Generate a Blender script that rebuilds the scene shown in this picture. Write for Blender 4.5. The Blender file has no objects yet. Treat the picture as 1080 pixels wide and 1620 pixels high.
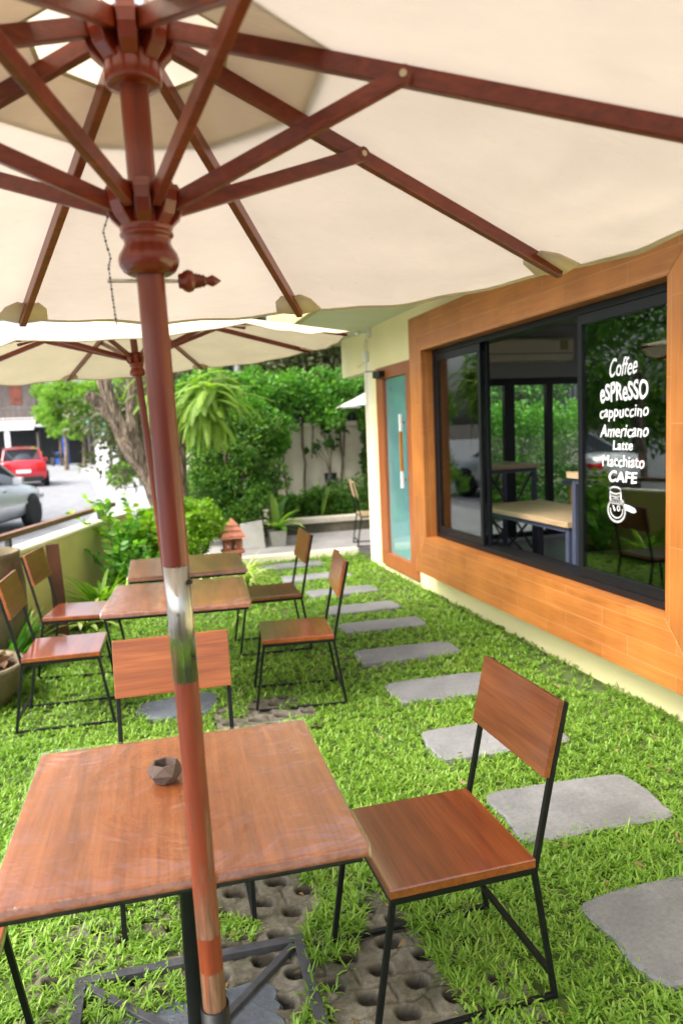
import bpy, bmesh, math, random
import numpy as np
from mathutils import Vector, Matrix
random.seed(7); rng = np.random.default_rng(11)
PI = math.pi
S = bpy.context.scene
C = S.collection

# ---------------------------------------------------------------- camera, light, exposure
CAM_H = 1.6742882
FW = Vector((0.26024995, 0.95914965, -0.11091402)); RT = Vector((0.96300136, -0.26617372, -0.04218917)); UP = Vector((0.06998812, 0.09583062, 0.99293411))
cd = bpy.data.cameras.new('camera'); cam = bpy.data.objects.new('camera', cd); C.objects.link(cam)
m = Matrix((( RT.x, UP.x, -FW.x, 0), (RT.y, UP.y, -FW.y, 0), (RT.z, UP.z, -FW.z, CAM_H), (0, 0, 0, 1)))
cam.matrix_world = m
cd.sensor_fit = 'AUTO'; cd.sensor_width = 36; cd.lens = 1179.55 / 1620 * 36
cd.clip_start = 0.02; cd.clip_end = 2000
cd.dof.use_dof = True; cd.dof.focus_distance = 2.2; cd.dof.aperture_fstop = 2.9
S.camera = cam
SUN_EL, SUN_AZ = math.radians(52), math.radians(248)      # azimuth clockwise from +Y
w = bpy.data.worlds.new('World'); S.world = w; w.use_nodes = True
nt = w.node_tree
sky = nt.nodes.new('ShaderNodeTexSky'); sky.sky_type = 'NISHITA'; sky.sun_disc = False
sky.sun_elevation = SUN_EL; sky.sun_rotation = SUN_AZ; sky.dust_density = 6; sky.ozone_density = 1.0; sky.air_density = 1.0
bg = nt.nodes['Background']; hs_ = nt.nodes.new('ShaderNodeHueSaturation'); hs_.inputs['Saturation'].default_value = .45; nt.links.new(sky.outputs[0], hs_.inputs['Color']); nt.links.new(hs_.outputs[0], bg.inputs[0]); bg.inputs[1].default_value = 0.15
sd = bpy.data.lights.new('sun', 'SUN'); sun = bpy.data.objects.new('sun', sd); C.objects.link(sun)
sd.energy = 1.3; sd.angle = math.radians(40); sd.color = (1, .95, .87)
dirv = Vector((math.sin(SUN_AZ) * math.cos(SUN_EL), math.cos(SUN_AZ) * math.cos(SUN_EL), math.sin(SUN_EL)))
sun.rotation_euler = dirv.to_track_quat('Z', 'Y').to_euler()
S.view_settings.view_transform = 'Standard'; S.view_settings.look = 'None'; S.view_settings.gamma = 1
S.view_settings.exposure = 1.68
S.cycles.max_bounces = 8; S.cycles.transparent_max_bounces = 16

# ---------------------------------------------------------------- materials
class NT:
    def __init__(s, name):
        s.m = bpy.data.materials.new(name); s.m.use_nodes = True; s.t = s.m.node_tree
        s.b = s.t.nodes['Principled BSDF']; s.out = s.t.nodes['Material Output']
    def n(s, typ, **kw):
        x = s.t.nodes.new('ShaderNode' + typ)
        for k, v in kw.items():
            if k.startswith('i_'): x.inputs[k[2:].replace('_', ' ')].default_value = v
            else: setattr(x, k, v)
        return x
    def l(s, a, b): s.t.links.new(a, b)
    def coord(s, kind='Object', scale=(1, 1, 1), rand=True):
        tc = s.n('TexCoord'); mp = s.n('Mapping'); mp.inputs['Scale'].default_value = scale
        s.l(tc.outputs[kind], mp.inputs['Vector'])
        if rand:
            oi = s.n('ObjectInfo'); mu = s.n('Math', operation='MULTIPLY'); mu.inputs[1].default_value = 37.
            s.l(oi.outputs['Random'], mu.inputs[0]); cb = s.n('CombineXYZ')
            for i in range(3): s.l(mu.outputs[0], cb.inputs[i])
            s.l(cb.outputs[0], mp.inputs['Location'])
        return mp.outputs[0]
    def noise(s, vec, scale=5, detail=4, rough=.55, dist=0):
        x = s.n('TexNoise'); x.inputs['Scale'].default_value = scale; x.inputs['Detail'].default_value = detail
        x.inputs['Roughness'].default_value = rough; x.inputs['Distortion'].default_value = dist
        s.l(vec, x.inputs['Vector']); return x.outputs['Fac']
    def ramp(s, fac, *stops):
        r = s.n('ValToRGB'); e = r.color_ramp.elements
        while len(e) < len(stops): e.new(.5)
        for el, (p, c) in zip(e, stops): el.position = p; el.color = (*c, 1)
        s.l(fac, r.inputs[0]); return r.outputs[0]
    def bump(s, fac, strength=.3, dist=.01, normal=None):
        b = s.n('Bump'); b.inputs['Strength'].default_value = strength; b.inputs['Distance'].default_value = dist
        s.l(fac, b.inputs['Height'])
        if normal is not None: s.l(normal, b.inputs['Normal'])
        return b.outputs[0]
    def mix(s, fac, a, b, mode='MIX'):
        x = s.n('Mix', data_type='RGBA', blend_type=mode)
        for i, v in ((0, fac), (6, a), (7, b)):
            if hasattr(v, 'is_output'): s.l(v, x.inputs[i])
            elif i == 0: x.inputs[0].default_value = v
            else: x.inputs[i].default_value = (*v, 1)
        return x.outputs[2]
    def set(s, base=None, rough=None, metal=None, normal=None, spec=None, coat=None, coatr=None):
        for k, v in (('Base Color', base), ('Roughness', rough), ('Metallic', metal), ('Normal', normal), ('Specular IOR Level', spec), ('Coat Weight', coat), ('Coat Roughness', coatr)):
            if v is None: continue
            if hasattr(v, 'is_output'): s.l(v, s.b.inputs[k])
            elif k == 'Base Color': s.b.inputs[k].default_value = (*v, 1)
            else: s.b.inputs[k].default_value = v
        return s.m

def plain(name, c, rough=.5, metal=0, var=.12, nscale=8, bump=.15, bdist=.003, **kw):
    n = NT(name); v = n.coord(); f = n.noise(v, nscale, 5)
    col = n.ramp(f, (.3, tuple(x * (1 - var) for x in c)), (.7, tuple(min(1, x * (1 + var)) for x in c)))
    g = n.noise(v, nscale * 9, 3)
    return n.set(col, rough, metal, n.bump(g, bump, bdist), **kw)

def wood(name, dark, mid, light, axis=0, rough=.35, coat=0., grain=26, scale=1., planks=0, bump=.12):
    n = NT(name)
    sc = [grain, grain, grain]; sc[axis] = 1.6; sc = tuple(x * scale for x in sc)
    v = n.coord(scale=sc); f = n.noise(v, 1., 6, .6, 1.2)
    sc2 = [5, 5, 5]; sc2[axis] = .8
    v2 = n.coord(scale=tuple(sc2)); f2 = n.noise(v2, 1.2, 3, .5, 1.5)
    sc3 = [90, 90, 90]; sc3[axis] = 3
    v3 = n.coord(scale=tuple(sc3)); f3 = n.noise(v3, 1.5, 2)
    a = n.ramp(f, (.28, dark), (.5, mid), (.75, light))
    b = n.ramp(f2, (.3, dark), (.52, mid), (.72, light))
    col = n.mix(.5, a, b)
    fine = n.ramp(f3, (.30, (.60, .54, .50)), (.58, (1, 1, 1)))
    col = n.mix(.6, col, fine, 'MULTIPLY')
    if planks:
        tc = n.n('TexCoord'); sp = n.n('SeparateXYZ'); n.l(tc.outputs['Object'], sp.inputs[0])
        other = 1 if axis == 0 else 0
        d = n.n('Math', operation='DIVIDE'); n.l(sp.outputs[other], d.inputs[0]); d.inputs[1].default_value = planks
        fl = n.n('Math', operation='FLOOR'); n.l(d.outputs[0], fl.inputs[0])
        wn = n.n('TexWhiteNoise', noise_dimensions='1D'); n.l(fl.outputs[0], wn.inputs['W'])
        t = n.ramp(wn.outputs['Value'], (0, (.84, .80, .78)), (1, (1.0, 1.0, 1.0)))
        col = n.mix(.8, col, t, 'MULTIPLY')
    return n.set(col, rough, 0, n.bump(f3, bump, .001), coat=coat, coatr=.10)


def leafm(name, cols, trans=.35, rough=.45, patch=1.5):
    n = NT(name); at = n.n('Attribute', attribute_name='tint')
    v = n.coord(rand=False); f = n.noise(v, patch, 3)
    mx = n.n('Math', operation='ADD'); ml = n.n('Math', operation='MULTIPLY'); n.l(at.outputs['Fac'], ml.inputs[0]); ml.inputs[1].default_value = .62
    m2 = n.n('Math', operation='MULTIPLY'); n.l(f, m2.inputs[0]); m2.inputs[1].default_value = .38
    n.l(ml.outputs[0], mx.inputs[0]); n.l(m2.outputs[0], mx.inputs[1])
    k = len(cols); col = n.ramp(mx.outputs[0], *[(.08 + .84 * i / (k - 1), c) for i, c in enumerate(cols)])
    n.set(col, rough, spec=.35)
    tr = n.n('BsdfTranslucent'); tcol = n.mix(1., col, (1.5, 1.7, .7), 'MULTIPLY'); n.l(tcol, tr.inputs[0])
    ms = n.n('MixShader'); ms.inputs[0].default_value = trans
    n.l(n.b.outputs[0], ms.inputs[1]); n.l(tr.outputs[0], ms.inputs[2]); n.l(ms.outputs[0], n.out.inputs[0])
    return n.m

def canvas(name, c, trans=.42, cs=1.):
    n = NT(name); v = n.coord(rand=False); f = n.noise(v, 3.5, 5, .6)
    col = n.ramp(f, (.3, tuple(x * .90 for x in c)), (.62, c))
    sp = n.noise(v, 26, 2); col = n.mix(n.ramp(sp, (.70, (0, 0, 0)), (.76, (.25, .25, .25))), col, (.45, .36, .22))
    v2 = n.coord(scale=(420, 420, 420), rand=False); wv = n.noise(v2, 1, 1)
    bw = n.noise(n.coord(scale=(3, 9, 9), rand=False), 1.5, 3, .5, 1.)
    nb = n.bump(bw, .45, .03, n.bump(wv, .2, .001))
    n.set(col, .85, normal=nb, spec=.1)
    tr = n.n('BsdfTranslucent'); n.l(n.mix(1., col, (1., 1., 1.), 'MULTIPLY'), tr.inputs[0])
    ms = n.n('MixShader'); ms.inputs[0].default_value = trans
    n.l(n.b.outputs[0], ms.inputs[1]); n.l(tr.outputs[0], ms.inputs[2]); n.l(ms.outputs[0], n.out.inputs[0])
    return n.m

def glass(name, tint=(.8, .9, .86), mul=1.5, rough=.0, base=.02, bump=0):
    n = NT(name); fr = n.n('Fresnel'); fr.inputs[0].default_value = 1.5
    ml = n.n('Math', operation='MULTIPLY_ADD', use_clamp=True); n.l(fr.outputs[0], ml.inputs[0]); ml.inputs[1].default_value = mul; ml.inputs[2].default_value = base
    t = n.n('BsdfTransparent'); t.inputs[0].default_value = (*tint, 1); g = n.n('BsdfGlossy'); g.inputs['Roughness'].default_value = rough
    if bump:
        b = n.bump(n.noise(n.coord(rand=False), 9, 3, .5, 1.5), bump, .01); n.l(b, g.inputs['Normal'])
    ms = n.n('MixShader'); n.l(ml.outputs[0], ms.inputs[0]); n.l(t.outputs[0], ms.inputs[1]); n.l(g.outputs[0], ms.inputs[2]); n.l(ms.outputs[0], n.out.inputs[0])
    return n.m

def cladding(name, vert):
    n = NT(name); tc = n.n('TexCoord'); sp = n.n('SeparateXYZ'); n.l(tc.outputs['Object'], sp.inputs[0]); cb = n.n('CombineXYZ')
    # plank coordinate (along, across); X is added so reveals get planks too
    ax = n.n('Math', operation='ADD'); n.l(sp.outputs[0], ax.inputs[0]); n.l(sp.outputs[2 if not vert else 1], ax.inputs[1])
    n.l(sp.outputs[1 if not vert else 2], cb.inputs[0]); n.l(ax.outputs[0], cb.inputs[1])
    br = n.n('TexBrick', offset=.37, squash=1); n.l(cb.outputs[0], br.inputs['Vector'])
    for k, v in (('Scale', 1.), ('Brick Width', .62), ('Row Height', .112), ('Mortar Size', .0022), ('Mortar Smooth', .3), ('Bias', 0.)): br.inputs[k].default_value = v
    br.inputs['Color1'].default_value = (0, 0, 0, 1); br.inputs['Color2'].default_value = (1, 1, 1, 1); br.inputs['Mortar'].default_value = (.5, .5, .5, 1)
    gsc = (9, 9, 9); mp = n.n('Mapping'); mp.inputs['Scale'].default_value = (2.2, 40, 1); n.l(cb.outputs[0], mp.inputs[0])
    f = n.noise(mp.outputs[0], 1., 6, .6, 1.)
    f2 = n.noise(cb.outputs[0], 2.2, 3)
    g = n.ramp(f, (.25, (.25, .082, .018)), (.5, (.335, .118, .026)), (.75, (.41, .158, .040)))
    pl = n.ramp(br.outputs['Color'], (0, (.82, .78, .72)), (1, (1.05, 1.05, 1.07)))
    col = n.mix(1., g, pl, 'MULTIPLY')
    col = n.mix(n.ramp(f2, (.35, (0, 0, 0)), (.7, (.35, .35, .35))), col, (.66, .25, .05))
    mf = n.n('Math', operation='MULTIPLY'); n.l(br.outputs['Fac'], mf.inputs[0]); mf.inputs[1].default_value = .45
    col = n.mix(mf.outputs[0], col, (.55, .34, .15))
    return n.set(col, .38, normal=n.bump(f, .1, .002), spec=.45)

M = {}
M['seat'] = wood('chair_wood', (.13, .022, .006), (.25, .050, .012), (.37, .095, .025), axis=1, rough=.32, coat=.9)
M['seat'].node_tree.nodes['Principled BSDF'].inputs['Coat IOR'].default_value = 1.75
M['back'] = wood('chair_back_wood', (.13, .033, .008), (.25, .068, .016), (.37, .120, .032), axis=1, rough=.35, coat=.3)
M['top'] = wood('tabletop_wood', (.12, .032, .010), (.25, .076, .022), (.39, .145, .045), axis=1, rough=.34, coat=.1, planks=.11)
M['mahog'] = wood('umbrella_wood', (.08, .009, .003), (.17, .022, .0055), (.27, .045, .010), axis=0, rough=.34, coat=.12, grain=40)
M['pole'] = wood('pole_wood', (.09, .010, .003), (.18, .022, .005), (.28, .044, .009), axis=2, rough=.3, coat=.25, grain=50)
M['lightwood'] = wood('pale_wood', (.48, .33, .17), (.60, .44, .25), (.70, .54, .33), axis=1, rough=.4, grain=16)
M['railwood'] = wood('rail_wood', (.12, .055, .03), (.2, .10, .06), (.28, .15, .09), axis=0, rough=.5)
M['doorwood'] = wood('door_wood', (.24, .07, .022), (.33, .10, .032), (.40, .13, .045), axis=2, rough=.4)
M['clad_h'] = cladding('orange_plank_cladding', False); M['clad_v'] = cladding('orange_plank_cladding_upright', True)
M['canvas'] = canvas('cream_canvas', (.565, .478, .402), .39); M['capcanvas'] = canvas('vent_canvas', (.78, .66, .52), .46); M['canvas2'] = canvas('cream_canvas_aged', (.66, .58, .41), .19); M['canvasw'] = canvas('white_canvas', (.85, .84, .80), .35)
M['hem'] = canvas('canvas_hem', (.56, .48, .33), .2); M['patch'] = canvas('canvas_patch', (.78, .66, .48), .34)
M['black'] = plain('black_steel', (.005, .006, .006), .42, .0, .3, 20, .2, .001, spec=.3)
M['alu'] = plain('black_aluminium', (.006, .007, .009), .4, 0, .2, 5, .05, .001, spec=.28)
M['steelgrey'] = plain('weathered_steel', (.06, .06, .066), .6, .3, .35, 14, .5, .003)
n = NT('stainless_steel'); tg_ = n.n('Tangent', direction_type='RADIAL', axis='Z'); n.l(tg_.outputs[0], n.b.inputs['Tangent']); n.b.inputs['Anisotropic'].default_value = .85; n.set((.42, .41, .375), n.ramp(n.noise(n.coord(scale=(60, 60, .6)), 3, 3), (.35, (.14, .14, .14)), (.65, (.50, .50, .50))), 1.0); M['inox'] = n.m
M['brass'] = plain('dull_brass', (.5, .42, .28), .35, .8, .05); M['chrome'] = plain('chrome', (.75, .75, .75), .15, 1, .05)
M['cream'] = plain('cream_wall_paint', (.84, .76, .42), .7, 0, .05, 1.5, .25, .003); M['creamlite'] = plain('pale_cream_paint', (.86, .81, .60), .7, 0, .06, 2, .2, .003)
M['olive'] = plain('mustard_wall_paint', (.66, .58, .22), .75, 0, .12, 2, .3, .004)
M['soffit'] = plain('pale_soffit_paint', (.62, .66, .50), .8, 0, .05, 2, .05)
M['fascia'] = plain('fascia_paint', (.45, .42, .20), .7, 0, .08, 2, .05)
M['stone'] = None
def stonemat(name, c1, c2, c3):
    n = NT(name); v = n.coord(); a = n.noise(v, 3, 6, .6); b = n.noise(v, 60, 4, .7); d = n.noise(v, 140, 2)
    col = n.ramp(a, (.3, c1), (.5, c2), (.72, c3)); sp = n.ramp(b, (.3, (.72, .72, .72)), (.65, (1.1, 1.1, 1.1)))
    return n.set(n.mix(.8, col, sp, 'MULTIPLY'), .85, normal=n.bump(d, .5, .004, n.bump(b, .4, .006)))
M['stone'] = stonemat('stepping_stone', (.135, .135, .14), (.185, .185, .19), (.24, .24, .24))
M['slate'] = stonemat('blue_slate', (.04, .048, .06), (.085, .098, .118), (.16, .172, .19))
M['paver'] = stonemat('mossy_paver', (.055, .046, .028), (.14, .12, .085), (.26, .23, .17))
n = NT('mossy_paver'); v = n.coord(rand=False); a_ = n.noise(v, 7, 6, .6); b_ = n.noise(v, 60, 4, .7); at = n.n('Attribute', attribute_name='tint')
col = n.mix(.85, n.ramp(a_, (.28, (.045, .050, .022)), (.48, (.115, .10, .07)), (.72, (.23, .21, .16))), n.ramp(b_, (.3, (.6, .6, .6)), (.65, (1.1, 1.1, 1.1))), 'MULTIPLY')
ad_ = n.n('Math', operation='MULTIPLY_ADD', use_clamp=True); n.l(b_, ad_.inputs[0]); ad_.inputs[1].default_value = .5; ad_.inputs[2].default_value = -.25; a2 = n.n('Math', operation='ADD', use_clamp=True); n.l(ad_.outputs[0], a2.inputs[0]); n.l(at.outputs['Fac'], a2.inputs[1])
M['paver'] = n.set(n.mix(a2.outputs[0], col, (.022, .017, .010)), .85, normal=n.bump(b_, .6, .008)); M['concrete'] = stonemat('pale_concrete', (.34, .33, .30), (.42, .41, .38), (.50, .49, .46))
M['terrace'] = stonemat('terrace_concrete', (.30, .28, .27), (.36, .34, .33), (.42, .40, .385))
M['darkstone'] = stonemat('stained_stone', (.05, .045, .03), (.13, .115, .08), (.27, .24, .18))
M['ashstone'] = stonemat('brown_concrete', (.07, .045, .035), (.11, .075, .06), (.15, .105, .085))
M['soil'] = stonemat('soil', (.022, .016, .010), (.04, .03, .018), (.07, .055, .035))
M['asphalt'] = stonemat('road_asphalt', (.19, .195, .21), (.23, .235, .25), (.27, .275, .29))
M['footpath'] = stonemat('bleached_concrete', (.30, .30, .31), (.36, .36, .37), (.42, .42, .43))
M['boundary'] = stonemat('plaster_wall', (.66, .59, .47), (.76, .69, .56), (.82, .75, .62))
n = NT('lawn_ground'); v = n.coord(rand=False); f = n.noise(v, 5, 5); n.set(n.ramp(f, (.35, (.05, .07, .015)), (.6, (.075, .12, .022))), .9); M['lawn'] = n.m
M['leafgrass'] = leafm('grass_blades', [(.06, .12, .018), (.115, .225, .026), (.19, .335, .040), (.30, .44, .075), (.44, .43, .19)], .38, .42, 1.1)
M['dryleaf'] = leafm('dry_leaf', [(.20, .12, .05), (.33, .22, .10)], .2)
M['hedge'] = leafm('hedge_leaf', [(.025, .09, .012), (.065, .20, .022), (.13, .32, .042), (.30, .47, .09)], .38)
M['shrub'] = leafm('shrub_leaf', [(.018, .065, .013), (.045, .135, .022), (.12, .25, .035), (.30, .43, .08)], .4)
M['dark'] = leafm('dark_leaf', [(.02, .06, .015), (.045, .12, .022), (.10, .20, .04)], .35)
M['brownveg'] = leafm('far_leaf', [(.05, .06, .03), (.10, .12, .055), (.17, .19, .10)], .3)
M['bright'] = leafm('bright_leaf', [(.07, .17, .012), (.17, .33, .022), (.36, .50, .05)], .4)
M['fern'] = leafm('fern_leaf', [(.11, .19, .03), (.20, .32, .05), (.34, .46, .11)], .45)
M['street'] = leafm('street_tree_leaf', [(.07, .17, .03), (.18, .34, .05), (.36, .50, .10)], .4)
M['stripe'] = leafm('pale_striped_leaf', [(.22, .32, .05), (.42, .52, .16), (.62, .68, .36)], .35)
M['yellow'] = leafm('yellow_leaf', [(.55, .60, .03), (.75, .75, .06)], .45)
M['red'] = leafm('brown_curled_leaf', [(.05, .025, .018), (.14, .08, .05), (.32, .23, .15)], .15)
n = NT('tree_bark'); v = n.coord(scale=(9, 9, 1.6)); f = n.noise(v, 2.2, 8, .7, 1.5); n.set(n.ramp(f, (.36, (.028, .02, .014)), (.5, (.16, .115, .08)), (.64, (.42, .33, .25))), .9, normal=n.bump(f, 1., .06)); M['bark'] = n.m
M['terracotta'] = plain('terracotta', (.33, .115, .065), .7, 0, .25, 20, .4, .004)
M['claypot'] = plain('weathered_jar', (.15, .12, .07), .8, 0, .35, 6, .4, .004)
M['white'] = plain('white_paint', (.8, .8, .8), .5, 0, .04); M['plasticw'] = plain('white_plastic', (.72, .72, .66), .4, 0, .03)
M['vinyl'] = plain('white_vinyl', (.92, .92, .92), .6, 0, .01)
M['glass'] = glass('window_glass', (.88, .95, .92), .9, base=.015); M['doorglass'] = plain('frosted_teal_glass', (.12, .27, .275), .05, 0, .2, 1.5, .0, spec=.9, coat=.6)
n = NT('plastic_film'); fr = n.n('Fresnel'); fr.inputs[0].default_value = 1.45; bb = n.bump(n.noise(n.coord(rand=False), 7, 4, .55, 2.), .35, .012)
g = n.n('BsdfGlossy'); g.inputs['Roughness'].default_value = .12; n.l(bb, g.inputs['Normal']); ml = n.n('Math', operation='MULTIPLY_ADD', use_clamp=True); n.l(fr.outputs[0], ml.inputs[0]); ml.inputs[1].default_value = 1.25; ml.inputs[2].default_value = .02; mn = n.n('Math', operation='MINIMUM'); n.l(ml.outputs[0], mn.inputs[0]); mn.inputs[1].default_value = .30; ml = mn; cb = n.n('CombineXYZ')
for i in range(3): n.l(ml.outputs[0], cb.inputs[i])
n.l(cb.outputs[0], g.inputs[0]); t = n.n('BsdfTransparent'); t.inputs[0].default_value = (.985, .985, .985, 1); ad = n.n('AddShader'); n.l(g.outputs[0], ad.inputs[0]); n.l(t.outputs[0], ad.inputs[1]); n.l(ad.outputs[0], n.out.inputs[0]); M['film'] = n.m
M['carglass'] = plain('car_glass', (.02, .025, .03), .08, 0, .1, spec=.8)
M['redpaint'] = plain('red_car_paint', (.55, .012, .03), .25, 0, .04, coat=1.); M['silver'] = plain('silver_car_paint', (.55, .58, .60), .3, .35, .04, coat=1.)
M['tyre'] = plain('tyre_rubber', (.02, .02, .02), .8); M['redlens'] = plain('red_lens', (.6, .01, .01), .15)
M['teal'] = plain('teal_paint', (.08, .48, .42), .5); M['blue'] = plain('blue_plastic', (.02, .10, .5), .5)
M['timber'] = wood('old_timber', (.10, .08, .075), (.18, .15, .14), (.26, .22, .20), axis=2, rough=.8, grain=8, scale=.3)
M['rust'] = plain('rusty_sheet', (.26, .08, .05), .8, 0, .4, 1.5, .3, .01)
M['darkin'] = plain('dark_interior', (.045, .047, .05), .7, 0, .1); M['greywall'] = plain('grey_interior_wall', (.38, .40, .42), .8, 0, .03, 2)
M['floorin'] = plain('dark_floor', (.22, .20, .18), .4, 0, .1, 3); M['acw'] = plain('ac_plastic', (.84, .80, .62), .5, 0, .03)
M['bluesteel'] = plain('grey_blue_steel', (.07, .08, .13), .45, 0, .1); M['counter'] = wood('counter_wood', (.30, .13, .02), (.42, .19, .03), (.52, .25, .05), axis=2, rough=.4)
M['greenseat'] = plain('green_seat', (.10, .22, .05), .5); M['fence'] = plain('charcoal_fence', (.04, .045, .06), .6, 0, .2, 3)

# ---------------------------------------------------------------- mesh helpers
class MB:
    def __init__(s): s.v = []; s.f = []; s.sm = []
    def add(s, vs, fs, smooth=False):
        o = len(s.v); s.v += [tuple(x) for x in vs]; s.f += [tuple(i + o for i in f) for f in fs]; s.sm += [smooth] * len(fs); return s
    def box(s, a, b, bev=0):
        x0, y0, z0 = a; x1, y1, z1 = b
        if bev:
            bm = bmesh.new(); bmesh.ops.create_cube(bm, size=1)
            for v in bm.verts: v.co = Vector(((x0 + x1) / 2 + v.co.x * (x1 - x0), (y0 + y1) / 2 + v.co.y * (y1 - y0), (z0 + z1) / 2 + v.co.z * (z1 - z0)))
            bmesh.ops.bevel(bm, geom=bm.edges[:], offset=bev, segments=2, affect='EDGES', profile=.7)
            bm.verts.index_update(); s.add([v.co[:] for v in bm.verts], [[v.index for v in f.verts] for f in bm.faces]); bm.free(); return s
        vs = [(x0, y0, z0), (x1, y0, z0), (x1, y1, z0), (x0, y1, z0), (x0, y0, z1), (x1, y0, z1), (x1, y1, z1), (x0, y1, z1)]
        return s.add(vs, [(0, 3, 2, 1), (4, 5, 6, 7), (0, 1, 5, 4), (1, 2, 6, 5), (2, 3, 7, 6), (3, 0, 4, 7)])
    def bar(s, a, b, w, h, up=(0, 0, 1), bev=0):       # rectangular bar a->b
        a = Vector(a); b = Vector(b); d = (b - a).normalized(); u = Vector(up); sd = d.cross(u)
        if sd.length < 1e-4: sd = d.cross(Vector((1, 0, 0)))
        sd.normalize(); u = sd.cross(d)
        P = []
        for p in (a, b):
            for i, j in ((-1, -1), (1, -1), (1, 1), (-1, 1)): P.append(p + sd * (i * w / 2) + u * (j * h / 2))
        s.add(P, [(3, 2, 1, 0), (4, 5, 6, 7), (0, 1, 5, 4), (1, 2, 6, 5), (2, 3, 7, 6), (3, 0, 4, 7)]); return s
    def tube(s, pts, r, n=10, cap=True):
        pts = [Vector(p) for p in pts]; rs = r if isinstance(r, (list, tuple)) else [r] * len(pts)
        rings = []; prev = None
        for i, p in enumerate(pts):
            d = (pts[min(i + 1, len(pts) - 1)] - pts[max(i - 1, 0)]).normalized()
            u = d.orthogonal().normalized() if prev is None else (prev - d * prev.dot(d)).normalized()
            prev = u; q = d.cross(u)
            rings.append([p + (u * math.cos(2 * PI * k / n) + q * math.sin(2 * PI * k / n)) * rs[i] for k in range(n)])
        vs = [v for g in rings for v in g]; fs = []
        for i in range(len(pts) - 1):
            for k in range(n): fs.append((i * n + k, i * n + (k + 1) % n, (i + 1) * n + (k + 1) % n, (i + 1) * n + k))
        s.add(vs, fs, True)
        if cap: s.add(rings[0], [tuple(range(n))[::-1]]); s.add(rings[-1], [tuple(range(n))])
        return s
    def lathe(s, prof, n=24, c=(0, 0, 0), M4=None):    # prof = [(r,z)]
        vs = []
        for r, z in prof:
            for k in range(n):
                v = Vector((r * math.cos(2 * PI * k / n), r * math.sin(2 * PI * k / n), z))
                vs.append((M4 @ v if M4 else v) + Vector(c))
        fs = []
        for i in range(len(prof) - 1):
            for k in range(n): fs.append((i * n + k, i * n + (k + 1) % n, (i + 1) * n + (k + 1) % n, (i + 1) * n + k))
        s.add(vs, fs, True)
        if prof[0][0] > 1e-5: s.add(vs[:n], [tuple(range(n))[::-1]])
        if prof[-1][0] > 1e-5: s.add(vs[-n:], [tuple(range(n))])
        return s
    def prism(s, poly, z0, z1):
        n = len(poly); vs = [(x, y, z0) for x, y in poly] + [(x, y, z1) for x, y in poly]
        return s.add(vs, [tuple(range(n))[::-1], tuple(range(n, 2 * n))] + [(k, (k + 1) % n, n + (k + 1) % n, n + k) for k in range(n)])
    def mesh(s, name):
        me = bpy.data.meshes.new(name); me.from_pydata(s.v, [], s.f); me.polygons.foreach_set('use_smooth', s.sm); me.update(); return me
    def build(s, name, mat, parent=None, bevel=0):
        o = bpy.data.objects.new(name, s.mesh(name)); C.objects.link(o)
        if mat: o.data.materials.append(mat)
        o.parent = parent
        if bevel:
            md = o.modifiers.new('bevel', 'BEVEL'); md.width = bevel; md.segments = 2; md.limit_method = 'ANGLE'; md.angle_limit = math.radians(40); md.use_clamp_overlap = True
        return o

def npmesh(name, V, F, mat, parent=None, tint=None, smooth=False, mat2=None):
    me = bpy.data.meshes.new(name); V = np.asarray(V, np.float32); F = np.asarray(F, np.int32); k = F.shape[1]
    me.vertices.add(len(V)); me.vertices.foreach_set('co', V.ravel())
    me.loops.add(F.size); me.loops.foreach_set('vertex_index', F.ravel())
    me.polygons.add(len(F)); me.polygons.foreach_set('loop_start', np.arange(0, F.size, k, dtype=np.int32))
    me.polygons.foreach_set('loop_total', np.full(len(F), k, np.int32))
    me.update(calc_edges=True)
    if smooth: me.polygons.foreach_set('use_smooth', np.ones(len(F), bool))
    if tint is not None:
        a = me.attributes.new('tint', 'FLOAT', 'POINT'); a.data.foreach_set('value', np.asarray(tint, np.float32))
    me.materials.append(mat)
    o = bpy.data.objects.new(name, me); C.objects.link(o); o.parent = parent
    return o

def tag(o, label=None, cat=None, group=None, kind=None):
    if label: o['label'] = label
    if cat: o['category'] = cat
    if group: o['group'] = group
    if kind: o['kind'] = kind
    return o
def thing(name, label, cat, loc=(0, 0, 0), rz=0, group=None):
    o = bpy.data.objects.new(name, None); C.objects.link(o); o.location = loc; o.rotation_euler = (0, 0, rz); o.empty_display_size = .1
    return tag(o, label, cat, group)
KIDS = {}
def kids(o): return [c for c in bpy.data.objects if c.parent == o]
def copy_tree(o, loc=None, rz=None, label=None, parent=None):
    ch = kids(o); c = o.copy(); C.objects.link(c)
    if parent is not None: c.parent = parent
    if loc is not None: c.location = loc
    if rz is not None: c.rotation_euler = (0, 0, rz)
    if label: c['label'] = label
    for k in ch: copy_tree(k, parent=c)
    return c
def struct(o, label=None): return tag(o, label=label, kind='structure')

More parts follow.
